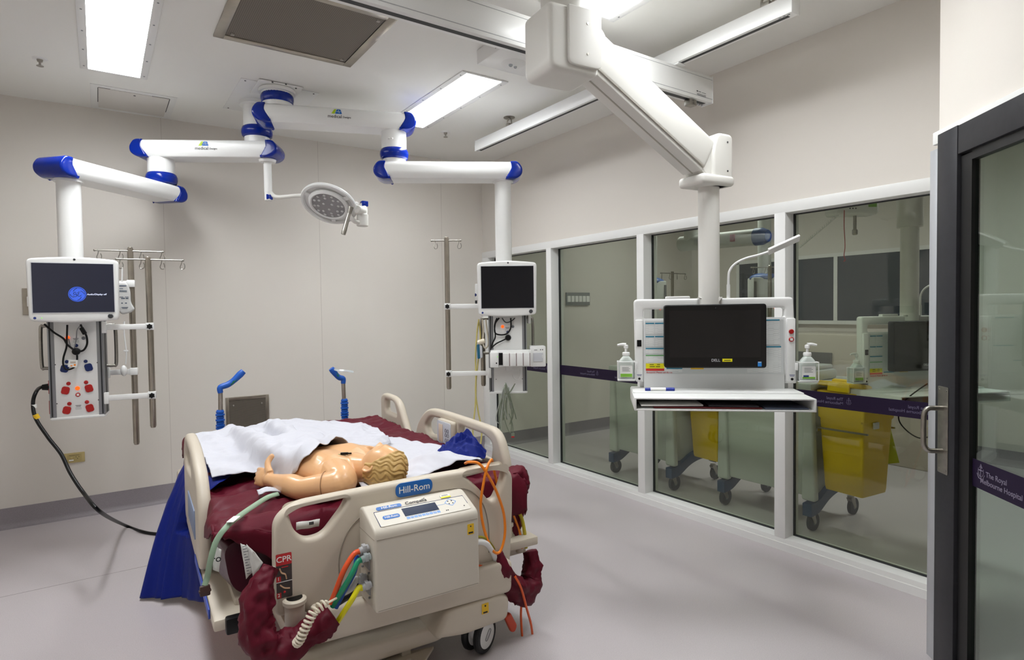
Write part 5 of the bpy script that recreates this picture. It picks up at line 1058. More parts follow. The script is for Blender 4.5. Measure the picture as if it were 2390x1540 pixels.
# ================================================================ MANIKIN
def mk_manikin():
    O = V((.41, .30, .70))
    t = thing('training_manikin', 'tan training manikin with sculpted blond hair lying on its back, arm out, chest bare', 'manikin', BD.M @ O, BD.rz)
    def bodypart(b): b.v = [(V(p)-O)[:] for p in b.v]; return b
    ax = V((-.50, .866, 0)).normalized(); sd = V((.866, .50, 0))      # towards the feet; towards the far shoulder
    bz = .722
    def sect(c, w, h, zc): return c, w, h, zc
    # torso: lofted superellipse sections along ax from the neck base
    base = V((.405, .285, 0)); b = MB()
    def spine(d):
        c = V(base); q = 0; t_ = ax
        if d < 0: return c+ax*d, ax
        while q < d:
            st = min(.02, d-q); f = max(0, min(1, (q-.16)/.40)); t_ = (ax*(1-f)+V((-.06, 1, 0))*f).normalized(); c += t_*st; q += st
        return c, t_
    vs = []; fs = []; n = 40
    S_ = [(-.012, .055, .045, .050), (.012, .085, .052, .050), (.035, .145, .060, .054), (.06, .178, .068, .058), (.10, .186, .075, .062), (.16, .172, .080, .066), (.22, .160, .077, .065), (.30, .148, .068, .060), (.40, .140, .060, .056), (.50, .150, .058, .054), (.60, .155, .056, .052), (.66, .12, .045, .048)]
    for (d, w_, h_, zc) in S_:
        for j in range(n):
            a = 2*pi*j/n; c_, s_ = cos(a), sin(a); x = abs(c_)**.8*(1 if c_ > 0 else -1)*w_; z = abs(s_)**.85*(1 if s_ > 0 else -1)*h_
            if s_ > 0: z += .010*math.exp(-((abs(c_)-.5)/.28)**2)*math.exp(-((d-.14)/.07)**2)-.010*math.exp(-(c_/.14)**2)*(1 if .05 < d < .25 else 0)
            c0_, d0_ = spine(d); p = c0_+V((d0_.y, -d0_.x, 0))*x+V((0, 0, bz+zc+z)); vs.append(p[:])
    for i in range(len(S_)-1):
        for j in range(n): fs.append((i*n+j, i*n+(j+1) % n, (i+1)*n+(j+1) % n, (i+1)*n+j))
    fs += [tuple(reversed(range(n))), tuple((len(S_)-1)*n+j for j in range(n))]
    b.add(vs, fs)
    # neck
    hd = V((.455, .190, .812))
    nb = base+V((0, 0, bz+.062)); b.tube([nb+ax*.06, nb+ax*.0+V((0, 0, .006)), hd+ax*.055+V((0, 0, -.014)), hd+ax*.02], [.072, .060, .054, .06], 24, 6)
    # legs under the sheet, straightening along the bed
    for s in (-1, 1):
        hp = spine(.60)[0]
        b.tube([hp+V((.08*s, 0, bz+.045)), hp+V((-.01+.09*s, .24, bz+.035)), hp+V((-.02+.09*s, .44, bz+.035)), hp+V((-.03+.09*s, .66, bz+.02)), hp+V((-.03+.10*s, .78, bz+.015))], [.062, .052, .042, .034, .028], 16, 5)
    nbody = len(b.f)
    # near arm: shoulder, elbow, wrist
    sh = V((.262, .190, .768)); el = V((.150, .275, .752)); wr = V((.070, .470, .752))
    b.tube([base+ax*.07-sd*.10+V((0, 0, bz+.065)), sh+V((.02, .02, .008)), sh, sh.lerp(el, .5), el, el.lerp(wr, .3)+V((-.006, 0, .004)), el.lerp(wr, .7), wr, wr+V((-.008, .02, 0))], [.07, .068, .060, .050, .045, .046, .036, .028, .028], 24, 7)
    # far arm under the body's far side
    fs_ = base+ax*.08+sd*.17+V((0, 0, bz+.06)); b.tube([base+ax*.06+sd*.10+V((0, 0, bz+.07)), fs_, fs_+ax*.14+sd*.04, fs_+ax*.27+sd*.05-V((0, 0, .01)), fs_+ax*.47+sd*.02-V((0, 0, .02))], [.07, .058, .048, .042, .03], 20, 5)
    # hand: palm and five fingers
    hx = V((-.42, .90, 0)).normalized(); hy = V((.90, .42, 0)); pc = wr+hx*.058+V((0, 0, .004))
    PMx = Matrix(((hx.x, hy.x, 0, pc.x), (hx.y, hy.y, 0, pc.y), (0, 0, 1, pc.z), (0, 0, 0, 1)))
    Rr = PMx @ Matrix.Rotation(rad(62), 4, 'X')       # hand on its little-finger edge, thumb up
    b.ball((0, 0, 0), (.050, .040, .019), 20, M=Rr); b.ball((-.03, 0, 0), (.034, .030, .021), 16, M=Rr)
    fy = [.030, .010, -.010, -.029]; ln = [.066, .074, .070, .054]; rd = [.0092, .0096, .0092, .0082]; curl = [38, 46, 52, 58]
    for k in range(4):
        p = V((.036-(.006 if k == 3 else 0), fy[k], 0)); a = rad(18+4*k); pts = [p-V((.018, 0, 0)), p]
        for q, f in enumerate((.45, .32, .26)): p = p+V((cos(a), 0, -sin(a)))*ln[k]*f; pts.append(p.copy()); a += rad(curl[k])
        b.tube([Rr @ q for q in pts], [rd[k]*1.05, rd[k]*1.1, rd[k], rd[k]*1.0, rd[k]*.85], 12, 4); b.ball(Rr @ pts[-1], rd[k]*.86, 10)
    tp = [V((-.034, .022, .004)), V((-.012, .042, .006)), V((.006, .064, .004)), V((.009, .080, .0)), V((.006, .094, -.003))]
    b.tube([Rr @ q for q in tp], [.018, .0155, .0135, .013, .0125, .0115], 12, 5); b.ball(Rr @ tp[-1], .0116, 12)
    # head: faces up and away, crown towards the camera's right
    cz = -ax*.90+V((.10, -.16, .10)); cz.normalize()                       # crown direction
    fy_ = (V((.12, .30, 1)).normalized()); fy_ = (fy_-cz*fy_.dot(cz)).normalized()   # face direction
    sx_ = fy_.cross(cz)
    HM = Matrix(((sx_.x, fy_.x, cz.x, hd.x), (sx_.y, fy_.y, cz.y, hd.y), (sx_.z, fy_.z, cz.z, hd.z), (0, 0, 0, 1)))
    g = lambda x, s: math.exp(-(x/s)**2)
    vs = []; fs = []; nu_, nv_ = 96, 72
    for i in range(nv_+1):
        ph = pi*i/nv_
        for j in range(nu_):
            th = 2*pi*j/nu_; x, y, z = sin(ph)*cos(th), sin(ph)*sin(th), cos(ph)
            X, Y, Z = x*.073, y*.088+(-.006 if y < 0 else 0), z*.108
            if z < 0: X *= 1-.30*(-z)**1.5; Y *= (1-.10*(-z)) if y > 0 else (1-.45*(-z))
            if y > 0:
                Zm = Z*1000; Xm = X*1000; d = 0
                d += 20*g(Xm, 8)*g(Zm+24, 15)*(.55+.45*(1 if Zm < -16 else .6)) + 8*g(abs(Xm)-9, 6)*g(Zm+34, 6)     # nose, nostrils
                d += 5*g(Xm, 30)*g(Zm-10, 9)                                 # brow
                d -= 9*g(abs(Xm)-29, 13)*g(Zm+4, 9); d += 5*g(abs(Xm)-29, 9)*g(Zm+5, 5)      # sockets, lids
                d += 6*g(Xm, 17)*g(Zm+50, 4)+6*g(Xm, 15)*g(Zm+60, 4)-3*g(Xm, 18)*g(Zm+55, 2.4)  # lips
                d += 8*g(Xm, 17)*g(Zm+80, 12)                                # chin
                d += 4*g(abs(Xm)-42, 15)*g(Zm+28, 17)                        # cheeks
                Y += d/1000*min(1, y*3)
            vs.append((HM @ V((X, Y, Z)))[:])
    for i in range(nv_):
        for j in range(nu_): fs.append((i*nu_+j, i*nu_+(j+1) % nu_, (i+1)*nu_+(j+1) % nu_, (i+1)*nu_+j))
    b.add(vs, fs)
    for s in (-1, 1):      # ears
        EM_ = HM @ Matrix.Translation((s*.071, -.008, -.018)) @ Matrix.Rotation(rad(s*18), 4, 'Z')
        b.ball((0, 0, 0), (.008, .017, .029), 14, M=EM_); b.tube([(s*.004, -.006, -.024), (s*.010, -.016, .0), (s*.010, -.010, .024), (s*.008, .008, .026), (s*.004, .014, .010)], .0045, 8, 5, M=EM_)
    o = bodypart(b).build('body', skin, t, ang=180)
    from mathutils.bvhtree import BVHTree
    global BODY; BODY = BVHTree.FromPolygons([(V(p)+O) for p in b.v], b.f[:nbody])
    md = o.modifiers.new('merge', 'REMESH'); md.mode = 'VOXEL'; md.voxel_size = .0038; md.use_smooth_shade = True
    sm_ = o.modifiers.new('soft', 'SMOOTH'); sm_.factor = .5; sm_.iterations = 3
    # hair cap: sculpted waves
    vs = []; fs = []; nu_, nv_ = 200, 110
    for i in range(nv_+1):
        ph = pi*.80*i/nv_
        for j in range(nu_):
            th = 2*pi*j/nu_; x, y, z = sin(ph)*cos(th), sin(ph)*sin(th), cos(ph)
            qh = y+.055*sin(13*z+4*x)+.20*x+.12*noise.noise(V((x*3, y*3, z*3))); wv = 1-2*abs(sin(17*qh)); fine = sin(70*qh+4*sin(9*z))
            k_ = 1.07-.026*wv+.006*fine
            hairline = 1 if (y < .30+.55*max(0, z) and (z > -.58 or y < -.35)) else 0
            lim = max(0, min(1, ((.34+.62*max(0, z)-.16*abs(x))-y)/.10+.5)); lim2 = max(0, min(1, (z+.46+max(0, -y)*.42)/.12))
            k_ = 1+(k_-1)*min(lim, lim2)-(.10)*(1-min(lim, lim2))
            X, Y, Z = x*.073*k_, (y*.088+(-.006 if y < 0 else 0))*k_, z*.108*k_
            if z < 0: X *= 1-.26*(-z)**1.5; Y *= 1 if y > 0 else (1-.30*(-z))
            vs.append((HM @ V((X, Y, Z)))[:])
    for i in range(nv_):
        for j in range(nu_): fs.append((i*nu_+j, i*nu_+(j+1) % nu_, (i+1)*nu_+(j+1) % nu_, (i+1)*nu_+j))
    bodypart(MB().add(vs, fs)).build('hair', hairm, t, ang=180)
    # joint seam of the chest shell and the port on the shoulder
    c = sh+V((.004, -.002, 0)); dr = (el-sh).normalized(); bodypart(b2 := MB()); T = align(dr, sh.lerp(el, .30)+V((0, 0, .001)))
    b2.tube([(.0575*cos(a*pi/12), .0575*sin(a*pi/12), 0) for a in range(24)], .0016, 6, k=2, closed=True, M=T)
    bodypart(b2).build('joint_seam', mat('seam_brown', (150, 108, 72), .6), t)
    # electrode clip on the chest with a thin lead
    cp_ = base+ax*.055+sd*-.03+V((0, 0, bz+.125)); b3 = MB(); b3.box(-.016, -.006, 0, .016, .006, .009, .002, M=Matrix.Translation(cp_)); b3.cyl(cp_+V((.016, 0, .004)), cp_+V((.028, 0, .004)), .0035, n=8)
    return t, O, base, ax, sd, bz
MK, MO, mbase, max_, msd, mbz = mk_manikin()
p = mbase+max_*.075-msd*.035+V((0, 0, mbz+.133)); p = V((p.x, p.y, p.z))
q = BD.v(821, 1072, p.y); e_ = thing('electrode_clip', 'small black clip on the manikin\'s upper chest', 'clip', BD.M @ p, BD.rz+rad(-25))
MB().box(-.016, -.006, -.004, .016, .006, .006, .002).cyl((.016, 0, .001), (.03, 0, .001), .0035, n=8).build('clip', black, e_)
cable('electrode_lead', 'thin pale green lead running over the manikin\'s chest to the black clip', [p+V((-.016, 0, .0)), p+V((-.05, .012, -.006)), p+V((-.10, .04, -.016)), p+V((-.15, .05, -.045)), p+V((-.175, .04, -.09)), p+V((-.16, .03, -.13))], .0028, mat('pale_green_lead', (160, 160, 110), .45))

# ================================================================ LINEN
def bump_old(u, v):
    """height of the manikin's covered lower body over the mattress"""
    P = V((u, v, 0)); a = mbase; r = P-a; d = r.dot(max_); s = r.dot(msd)
    if d < .02: return 0
    w_ = .20 if d < .7 else .20-.05*min(1, (d-.7)/.5); h = .205 if d < .25 else max(.03, .205-.20*(d-.25))
    if d > 1.28: h *= max(0, 1-(d-1.28)/.12)
    x = abs(s)/w_
    return h*(1-x*x)**.5 if x < .82 else (h*.57*max(0, 1-(x-.82)/.55)**1.3)
zt = .705
nearE = [(-.135, .70, 0), (-.09, .665, 0), (.0, .66, 0), (.06, .66, 0), (.095, .56, 0), (.12, .46, 0), (.155, .38, 0), (.195, .345, 0), (.23, .375, 0), (.265, .42, 0), (.32, .48, 0), (.38, .53, 0), (.46, .59, 0), (.56, .65, 0), (.66, .76, 0), (.74, .86, 0)]
farE = [(-.15, 1.74, 0), (.0, 1.78, 0), (.15, 1.80, 0), (.32, 1.82, 0), (.45, 1.80, 0), (.58, 1.70, 0), (.70, 1.55, 0), (.76, 1.42, 0), (.80, 1.28, 0)]
def draped(near, far, nu, nv, base_z, foldfn, iters=6):
    """a cloth laid over the body: heights read off the body below, then relaxed"""
    G = [[None]*(nu+1) for _ in range(nv+1)]
    for j in range(nv+1):
        for i in range(nu+1):
            p = poly(near, i/nu).lerp(poly(far, i/nu), j/nv); h = BODY.ray_cast(V((p.x, p.y, 1.6)), V((0, 0, -1)))
            G[j][i] = [p.x, p.y, max(base_z, (h[0].z+.008) if h[0] else 0)]
    low = [[c[2] for c in r] for r in G]
    for it in range(iters*4):
        N_ = [[c[2] for c in r] for r in G]
        for j in range(nv+1):
            for i in range(nu+1):
                n4 = [N_[jj][ii] for jj, ii in ((j-1, i), (j+1, i), (j, i-1), (j, i+1)) if 0 <= jj <= nv and 0 <= ii <= nu]
                G[j][i][2] = max(low[j][i], N_[j][i]*.3+.7*sum(n4)/len(n4))
    vs = []; fs = []; W = nu+1
    for j in range(nv+1):
        for i in range(nu+1):
            x, y, z = G[j][i]; vs.append((x, y, z+foldfn(x, y, i/nu, j/nv)))
    for j in range(nv):
        for i in range(nu): a = j*W+i; fs.append((a, a+1, a+W+1, a+W))
    b = MB().add(vs, fs); b.th = .003; return b
def folds1(x, y, s, t):
    wq = noise.noise(V((x*2.2, y*2.2, 5)))
    cr = max(0, 1-6*abs(noise.noise(V((x*3+y*1.2+wq*.5, y*2-x*1.4, 40)))))+.8*max(0, 1-6*abs(noise.noise(V((x*2.4-y*2.2, y*2.6+x+wq*.6, 60)))))
    return .010+.017*cr+.012*max(0, rid(x+.12*wq, y*.8+.15*wq, 3.2, 11))+.009*rid(x*1.3+y*.8, y*.6-x, 6, 3)+.004*rid(x+y*.4, y, 14, 8)-.010*math.exp(-(t/.03)**2)
t = thing('bed_sheet', 'white sheet rumpled over the manikin\'s legs and the far side of the bed', 'sheet', BD.M @ V((.3, 1.1, .70)), BD.rz)
cb = draped(nearE, farE, 150, 130, zt+.028, folds1, 2); cb.v = [(x-.3, y-1.1, z-.70) for x, y, z in cb.v]; cbuild(cb, 'sheet', linen, t)
n2 = [(.34, .08, 0), (.45, .10, 0), (.60, .17, 0), (.74, .20, 0), (.86, .22, 0), (.955, .24, 0)]; f2 = [(.50, .95, 0), (.62, 1.22, 0), (.78, 1.20, 0), (.86, .98, 0), (.94, .70, 0), (1.01, .40, 0)]
def sheet2(s, t):
    p = poly(n2, s).lerp(poly(f2, s), t); pile = .045*math.exp(-((p.x-.80)/.16)**2)*math.exp(-((p.y-.30)/.13)**2)+.025*math.exp(-((p.x-.70)/.10)**2)*math.exp(-((p.y-.30)/.10)**2)
    fold = .010*rid(p.x, p.y, 5, 21)+.012*(rid(p.x*1.2+p.y*.5, p.y, 8, 31))*(.4+9*pile)+.004*rid(p.x, p.y, 16, 2)
    return (p.x, p.y, zt+.026+pile+fold)
t = thing('bed_sheet', 'white sheet bunched behind the manikin\'s head at the right of the bed', 'sheet', BD.M @ V((.7, .5, .70)), BD.rz)
cb = cloth(sheet2, 110, 100, .003); cb.v = [(x-.7, y-.5, z-.70) for x, y, z in cb.v]; cbuild(cb, 'sheet', linen, t)
# small white pad under the hand
t = thing('folded_cloth', 'small white folded cloth under the manikin\'s wrist', 'cloth', BD.M @ V((.05, .40, .73)), BD.rz)
cb = cloth(lambda s, t_: (-.05+.11*s, -.045+.06*t_-.03*s, .010*sin(s*4)+.008*rid(s, t_, 3, 2)), 20, 16, .004); cbuild(cb, 'cloth', linen, t)
# blue cloths
def heap(label, c, w_, d_, h_, seed, spike=None):
    t = thing('blue_drape', label, 'drape', BD.M @ V(c), BD.rz)
    def fn(s, t_):
        a = 2*pi*s; r = t_; R = 1+.22*noise.noise(V((cos(a)*1.3, sin(a)*1.3, seed))); x = cos(a)*r*w_*R; y = sin(a)*r*d_*R
        wq = noise.noise(V((x*8, y*8, 3))); z = h_*(1-r**2.2)*(1+.3*noise.noise(V((x*12, y*12, seed))))+.030*rid(x*1.2+.03*wq, y*2+.05*wq, 11, seed)*(1-r*.6)+.014*rid(x*1.4-y, y+x, 24, seed+2)*(1-r*.5)
        if spike: z += spike[2]*max(0, 1-abs(x-spike[0]+.25*(y-spike[1]))/.020-abs(y-spike[1])/.06)
        return (x, y, max(z, .0)+.0)
    cb = cloth(fn, 110, 46, .002); cbuild(cb, 'drape_cloth', royal, t); return t
heap('crumpled royal blue drape on the sheet by the bed control panel', (.965, .47, .735), .13, .12, .072, 3, (.045, .02, .026))
def drape(s, t_):
    # s along the bed (near to far), t_ from the mattress edge down to the floor; it slips out under and behind the siderail
    top = V((-.150, 1.0+.60*s, .712)); bot = V((-.150-.27*s**1.1, 1.02+.40*s, .06*(1-s)+.008)); p = top.lerp(bot, t_)
    bel = sin(min(1, t_*1.2)*pi/2)
    p.x += -.03*s*sin(t_*pi)+(.020*sin(s*19+2*noise.noise(V((s*3, 0, 0))))+.008*sin(s*47))*t_*(.3+.7*s)
    if t_ < .55 and p.y < 1.30: p.x = max(p.x, -.178)
    p.y += .02*sin(t_*5+s*8)*t_; p.z += .010*rid(s*2, t_, 5, 4)*(1-t_)
    return p
t = thing('blue_drape', 'royal blue drape hanging from the left side of the bed to the floor', 'drape', BD.M @ V((-.3, 1.3, 0)), BD.rz)
cb = cloth(drape, 90, 60, .002); cb.v = [(x+.3, y-1.3, z) for x, y, z in cb.v]; cbuild(cb, 'drape_cloth', royal, t)
def drape2(s, t_):
    v = .62+1.13*s; u = -.155+(.05+.11*min(1, s*4))*t_*(1+.2*sin(s*7)); return (u-.004, v, .728+.012*rid(u*2, v, 5, 9)+(-.02*(1-t_)))
cb = cloth(drape2, 60, 14, .002); cb.v = [(x+.3, y-1.3, z) for x, y, z in cb.v]; cbuild(cb, 'drape_top', royal, t)
# pale green strap running along the mattress edge with a brown clip
pp = [BD.z(650, 1152, .735), BD.z(625, 1160, .735), BD.z(590, 1182, .735), BD.z(560, 1203, .735), BD.z(530, 1228, .73), BD.v(505, 1262, .03), BD.v(492, 1305, .03), BD.v(484, 1345, .05), BD.v(478, 1366, .05)]
o = pp[0]; t = thing('green_strap', 'pale green flat tube curving over the mattress corner to a dark clip', 'strap', BD.M @ o, BD.rz)
MB().tube([q-o for q in pp], .0095, 10, 8, flat=.35).build('tube', mat('pale_green', (150, 176, 150), .4), t)
q = pp[-1]-o; b = MB(); b.box(q.x-.016, q.y-.008, q.z-.035, q.x+.016, q.y+.008, q.z, .004); b.box(q.x-.019, q.y-.009, q.z-.022, q.x+.019, q.y+.009, q.z-.014, .003); b.build('clip', mat('brown_clip', (60, 36, 30), .5), t)
q = BD.z(545, 1213, .742)-o; MB().box(-.03, -.012, 0, .03, .012, .004, .002, M=Matrix.Translation(q) @ Matrix.Rotation(rad(60), 4, 'Z')).build('tag', paper, t)
# ================================================================ CABLES AND DEVICES AT THE COLUMNS
def pcable(name, label, F, pts, r, m, cat='cable', dv=0, plug=None):
    L = [F.v(px, py, v) for px, py, v in pts]; return cable(name, label, L, r, m, cat, F)
lc = lambda x, y, v=-.105: (x, y, v)
a = LM.v(110, 903, 0); a.x = -.118
L = [LM.M @ a, LM.M @ (a+V((-.05, 0, 0))), dep(84, 915, 3.42), dep(77, 940, 3.40), dep(83, 975, 3.38), dep(112, 1020, 3.36), dep(143, 1060, 3.34), dep(165, 1105, 3.30), dep(195, 1150, 3.24), dep(235, 1195, 3.16), onz(290, 1225, .035), onz(335, 1241, .012), onz(372, 1246, .011), onz(400, 1247, .011)]
o = L[0]; t = thing('power_cable', 'thick black cable arching from the left column down to the floor by the bed', 'cable', o)
MB().tube([q-o for q in L], .0098, 12, 8).build('cable', black, t)
b = MB(); b.cyl((.01, 0, 0), (-.045, 0, 0), .024, .016, 16); b.build('plug', black, t)
q = dep(85, 972, 3.38)-o; MB().cyl(q+V((-.004, 0, .012)), q+V((.005, 0, -.012)), .0135, n=14).build('yellow_tag', yel, t); q = dep(79, 948, 3.40)-o; MB().cyl(q+V((0, 0, .01)), q+V((0, 0, -.01)), .0132, n=14).build('white_tag', paper, t)
pcable('monitor_cable', 'black cable from the left monitor crossing to the round plug', LM, [(103, 756, -.12), (125, 775, -.11), (148, 790, -.10), (158, 805, -.10), (178, 820, -.11)], .0055, black)
pcable('monitor_cable', 'black cable looping low under the left monitor past the blue sockets', LM, [(157, 758, -.12), (156, 790, -.11), (155, 810, -.105), (148, 835, -.105), (148, 852, -.10), (155, 862, -.105), (168, 860, -.11), (177, 852, -.11), (180, 836, -.11), (179, 822, -.11)], .005, black)
pcable('monitor_cable', 'black cable with an inline block on the right under the left monitor', LM, [(188, 757, -.12), (195, 772, -.11), (202, 785, -.11), (203, 803, -.11), (195, 817, -.11), (181, 821, -.11)], .0055, black)
pcable('monitor_cable', 'thin grey cable hanging under the left monitor', LM, [(190, 757, -.11), (180, 770, -.10), (178, 790, -.10), (172, 815, -.10), (165, 810, -.10), (160, 790, -.10)], .003, grey)
p = LM.v(178, 820, -.11); t = thing('power_plug', 'round black plug hub in the middle of the left column', 'plug', LM.M @ p, LM.rz); MB().lathe([(.020, -.010), (.022, 0), (.020, .012), (.012, .018), (.0001, .018)], 20, align((0, -1, 0))).build('plug', black, t)
p = LM.v(194, 772, -.115); t = thing('cable_block', 'small black inline block on the cable under the left monitor', 'cable block', LM.M @ p, LM.rz); MB().box(-.011, -.01, -.022, .011, .01, .022, .004, M=Matrix.Rotation(rad(-25), 4, 'Y')).build('block', black, t)
p = LM.v(170, 848, -.118); t = thing('cable_tag', 'white printed tag on the cables of the left column', 'tag', LM.M @ p, LM.rz); MB().box(-.022, 0, -.022, .022, .0012, .022, M=Matrix.Rotation(rad(8), 4, 'Y')).build('tag', paper, t); MB().box(-.012, -.0008, .0, .014, 0, .012).build('print', mat('tag_print', (190, 180, 170), .6), t); MB().box(-.012, -.0008, -.016, -.002, 0, -.010).box(.004, -.0008, -.014, .014, 0, -.004).build('colour_print', orange, t)
# infusion bag with bulb
p = LM.v(292, 690, .06); t = thing('infusion_bag', 'clear plastic infusion bag with printing, beside the left monitor', 'infusion bag', LM.M @ p, LM.rz)
out = roundpoly([(-.04, .085, .02), (.012, .085, .02), (.030, .03, .03), (.030, -.045, .03), (.052, -.085, .012), (.03, -.105, .02), (-.02, -.12, .02), (-.04, -.09, .02)][::-1], .02, 6)
MB().plate(out, .026, .010, M=FACE(0, .013, 0), seg=3).build('bag', mat('bag_plastic', (228, 228, 226), .25, trans=.25), t)
b = MB()
for k, (x0, x1, z) in enumerate(((-.03, .01, .058), (-.03, -.008, .042), (-.03, .012, .030), (-.03, .012, .024), (-.03, -.008, -.01), (.0, .02, -.01), (-.02, .0, -.02), (.004, .018, -.02), (-.02, -.012, -.05), (.0, .01, -.05), (-.02, .016, -.075), (-.016, .012, -.081))): b.box(x0, -.0142, z, x1, -.0134, z+.0035+.003*(k in (0, 6, 7, 8, 9)))
b.build('bag_print', mat('blue_grey_print', (80, 92, 110), .6), t)
MB().tube([(-.015, 0, .085), (-.012, 0, .12), (-.010, .0, .17)], .004, 8).build('hanging_strap', whitesoft, t)
L = [LM.v(290, 750, .055), LM.v(290, 778, .05), LM.v(293, 805, .045), LM.v(295, 825, .045), LM.v(293, 850, .045)]
t, o = cable('infusion_tube', 'thin white tube with an oval squeeze bulb below the infusion bag', L, .004, whitesoft, 'tube', LM)
q = LM.v(289, 865, .045)-o; MB().ball(q, (.019, .019, .034), 20).build('squeeze_bulb', white, t); MB().box(-.012, -.006, -.004, .012, .006, .006, .002, M=Matrix.Translation(LM.v(294, 819, .045)-o)).build('clamp', whitesoft, t)
# right column
pcable('monitor_cable', 'black cable looping in front of the right column above the modules', RM, [(1165, 742, -.11), (1156, 755, -.105), (1155, 775, -.10), (1165, 781, -.10), (1182, 779, -.10), (1192, 765, -.10), (1192, 742, -.10)], .0055, black)
pcable('monitor_cable', 'black cable bundle running down the left of the right column', RM, [(1160, 742, -.10), (1154, 760, -.10), (1156, 785, -.10), (1150, 800, -.10), (1145, 815, -.095)], .005, black)
pcable('monitor_cable', 'thin dark cable arching below the right monitor', RM, [(1172, 742, -.10), (1180, 752, -.10), (1192, 750, -.10), (1202, 742, -.10)], .0035, dgrey)
pcable('power_cable', 'black cable leading from the round black plug on the right column down left', RM, [(1186, 788, -.10), (1172, 795, -.10), (1158, 802, -.10), (1147, 812, -.10)], .005, black)
p = RM.v(1186, 788, -.095); t = thing('power_plug', 'round black plug in the right column above the modules', 'plug', RM.M @ p, RM.rz); MB().lathe([(.022, -.016), (.022, 0), (.018, .010), (.0001, .011)], 20, align((0, -1, 0))).build('plug', black, t)
p = RM.v(1190, 838, -.17); t = thing('module_rack', 'white module rack with four plug-in modules on the right column', 'module rack', RM.M @ p, RM.rz); RK = t
k_ = RM.v(1145, 838, -.17).x-p.x; k2 = RM.v(1240, 838, -.17).x-p.x
b = MB(); b.box(k_, 0, -.055, k2, .085, .062, .008); b.box(k_-.004, -.03, -.055, k_+.055, .02, .05, .006); b.build('rack_body', white, t)
MB().box(k_+.058, -.004, -.04, k_+.085, .004, .045).build('empty_slot', black, t)
for i in range(4): MB().box(k_+.088+.0475*i-.003, -.034, -.048, k_+.088+.0475*i+.041, .01, .044, .006).build('plug_in_module', whitesoft, t)
b = MB()
for i in range(4): b.box(k_+.088+.0475*i+.0425, -.030, -.046, k_+.088+.0475*i+.0435, 0, .042)
b.build('module_gap', mat('pinkish_line', (190, 150, 150), .5), t)
b = MB(); b.lathe([(.005, 0), (.005, .002), (.0001, .002)], 12, align((0, -1, 0), (k_+.04, -.03, -.024))); b.build('socket', black, t); b = MB(); b.ball((k_+.048, -.03, .02), .003, 8); b.build('status_light', ledg, t)
p = RM.v(1256, 832, -.14); t = thing('recorder', 'small white strip recorder beside the module rack on the right column', 'recorder', RM.M @ p, RM.rz)
MB().box(-.055, 0, -.072, .055, .11, .074, .008).build('housing', white, t); MB().plate(rrect(-.034, -.035, .034, .028, .004), .006, .002, M=FACE(0, 0, 0)).build('paper_door', mat('door_grey', (205, 207, 212), .4), t)
b = MB(); b.box(-.028, -.0015, .045, -.006, 0, .048); b.lathe([(.004, 0), (.0001, .001)], 10, align((0, -1, 0), (.018, 0, .048))); b.lathe([(.004, 0), (.0001, .001)], 10, align((0, -1, 0), (.032, 0, .048))); b.build('keys', dgrey, t); MB().box(.026, -.009, -.012, .032, 0, .012, .001).build('door_latch', white, t)
# bundle of leads
def lead(seed, x, spread, low):
    R_ = random.Random(seed); P = [RM.v(1180, 893, -.11)]
    P += [RM.v(1180+x*.4, 920, -.115-R_.random()*.02), RM.v(1180+x, 960+R_.random()*20, -.11), RM.v(1180+x*R_.uniform(.2, 1.1), low, -.115), RM.v(1180+x*.7+spread, low-40, -.12), RM.v(1180+spread*.5, 915, -.12), RM.v(1181, 895, -.12)]
    return P
t = thing('lead_bundle', 'tangle of grey green monitoring leads hanging from a hook on the right column', 'cable bundle', RM.M @ RM.v(1180, 893, -.11), RM.rz); o = RM.v(1180, 893, -.11)
for s_, (x, sp, lo) in enumerate(((-22, 8, 985), (-14, -6, 1000), (-6, 10, 960), (8, -12, 975), (18, 4, 990), (24, -8, 965), (-10, 14, 945), (14, -14, 1010), (3, 20, 935))):
    MB().tube([q-o for q in lead(s_, x, sp, lo)], .0031, 8, 8).build('lead', hose_g if s_ % 3 else mat('light_grey_lead', (172, 176, 168), .45), t)
MB().tube([q-o for q in (RM.v(1188, 965, -.115), RM.v(1196, 990, -.115), RM.v(1198, 1018, -.115))], .003, 8).build('lead', hose_g, t)
b = MB(); q = RM.v(1197, 1015, -.115)-o; b.box(q.x-.012, q.y-.006, q.z-.008, q.x+.012, q.y+.006, q.z+.014, .002); b.build('lead_plug', hose_g, t); MB().box(q.x-.011, q.y-.007, q.z-.018, q.x+.011, q.y+.007, q.z-.008, .002).build('red_tip', redi, t)
q = RM.v(1192, 945, -.12)-o; MB().cyl(q+V((-.003, 0, .02)), q+V((.004, 0, -.025)), .008, n=12, bev=.002).build('lead_junction', mat('junction_grey', (130, 134, 122), .5), t)
# yellow hoses left of the column
pcable('oxygen_hose', 'pale yellow hose hanging left of the right column down behind the bed', RM, [(1118, 745, 0), (1114, 770, 0), (1110, 830, -.01), (1111, 900, -.01), (1109, 950, -.02), (1104, 1000, -.02), (1105, 1035, -.02), (1112, 1060, -.02)], .0055, hose_y, 'hose')
pcable('oxygen_hose', 'second pale yellow hose crossing the first left of the right column', RM, [(1117, 745, .01), (1121, 790, 0), (1115, 850, 0), (1110, 910, .0), (1116, 960, -.01), (1124, 1000, -.01), (1122, 1035, -.01), (1117, 1060, -.01)], .0055, hose_y, 'hose')
pcable('suction_tube', 'cream looped tube beside the teal device left of the right column', RM, [(1126, 745, -.03), (1128, 775, -.03), (1127, 800, -.03), (1133, 812, -.03), (1140, 800, -.02), (1136, 765, -.02), (1134, 745, -.02)], .006, mat('cream_cord', (226, 216, 196), .45), 'tube')
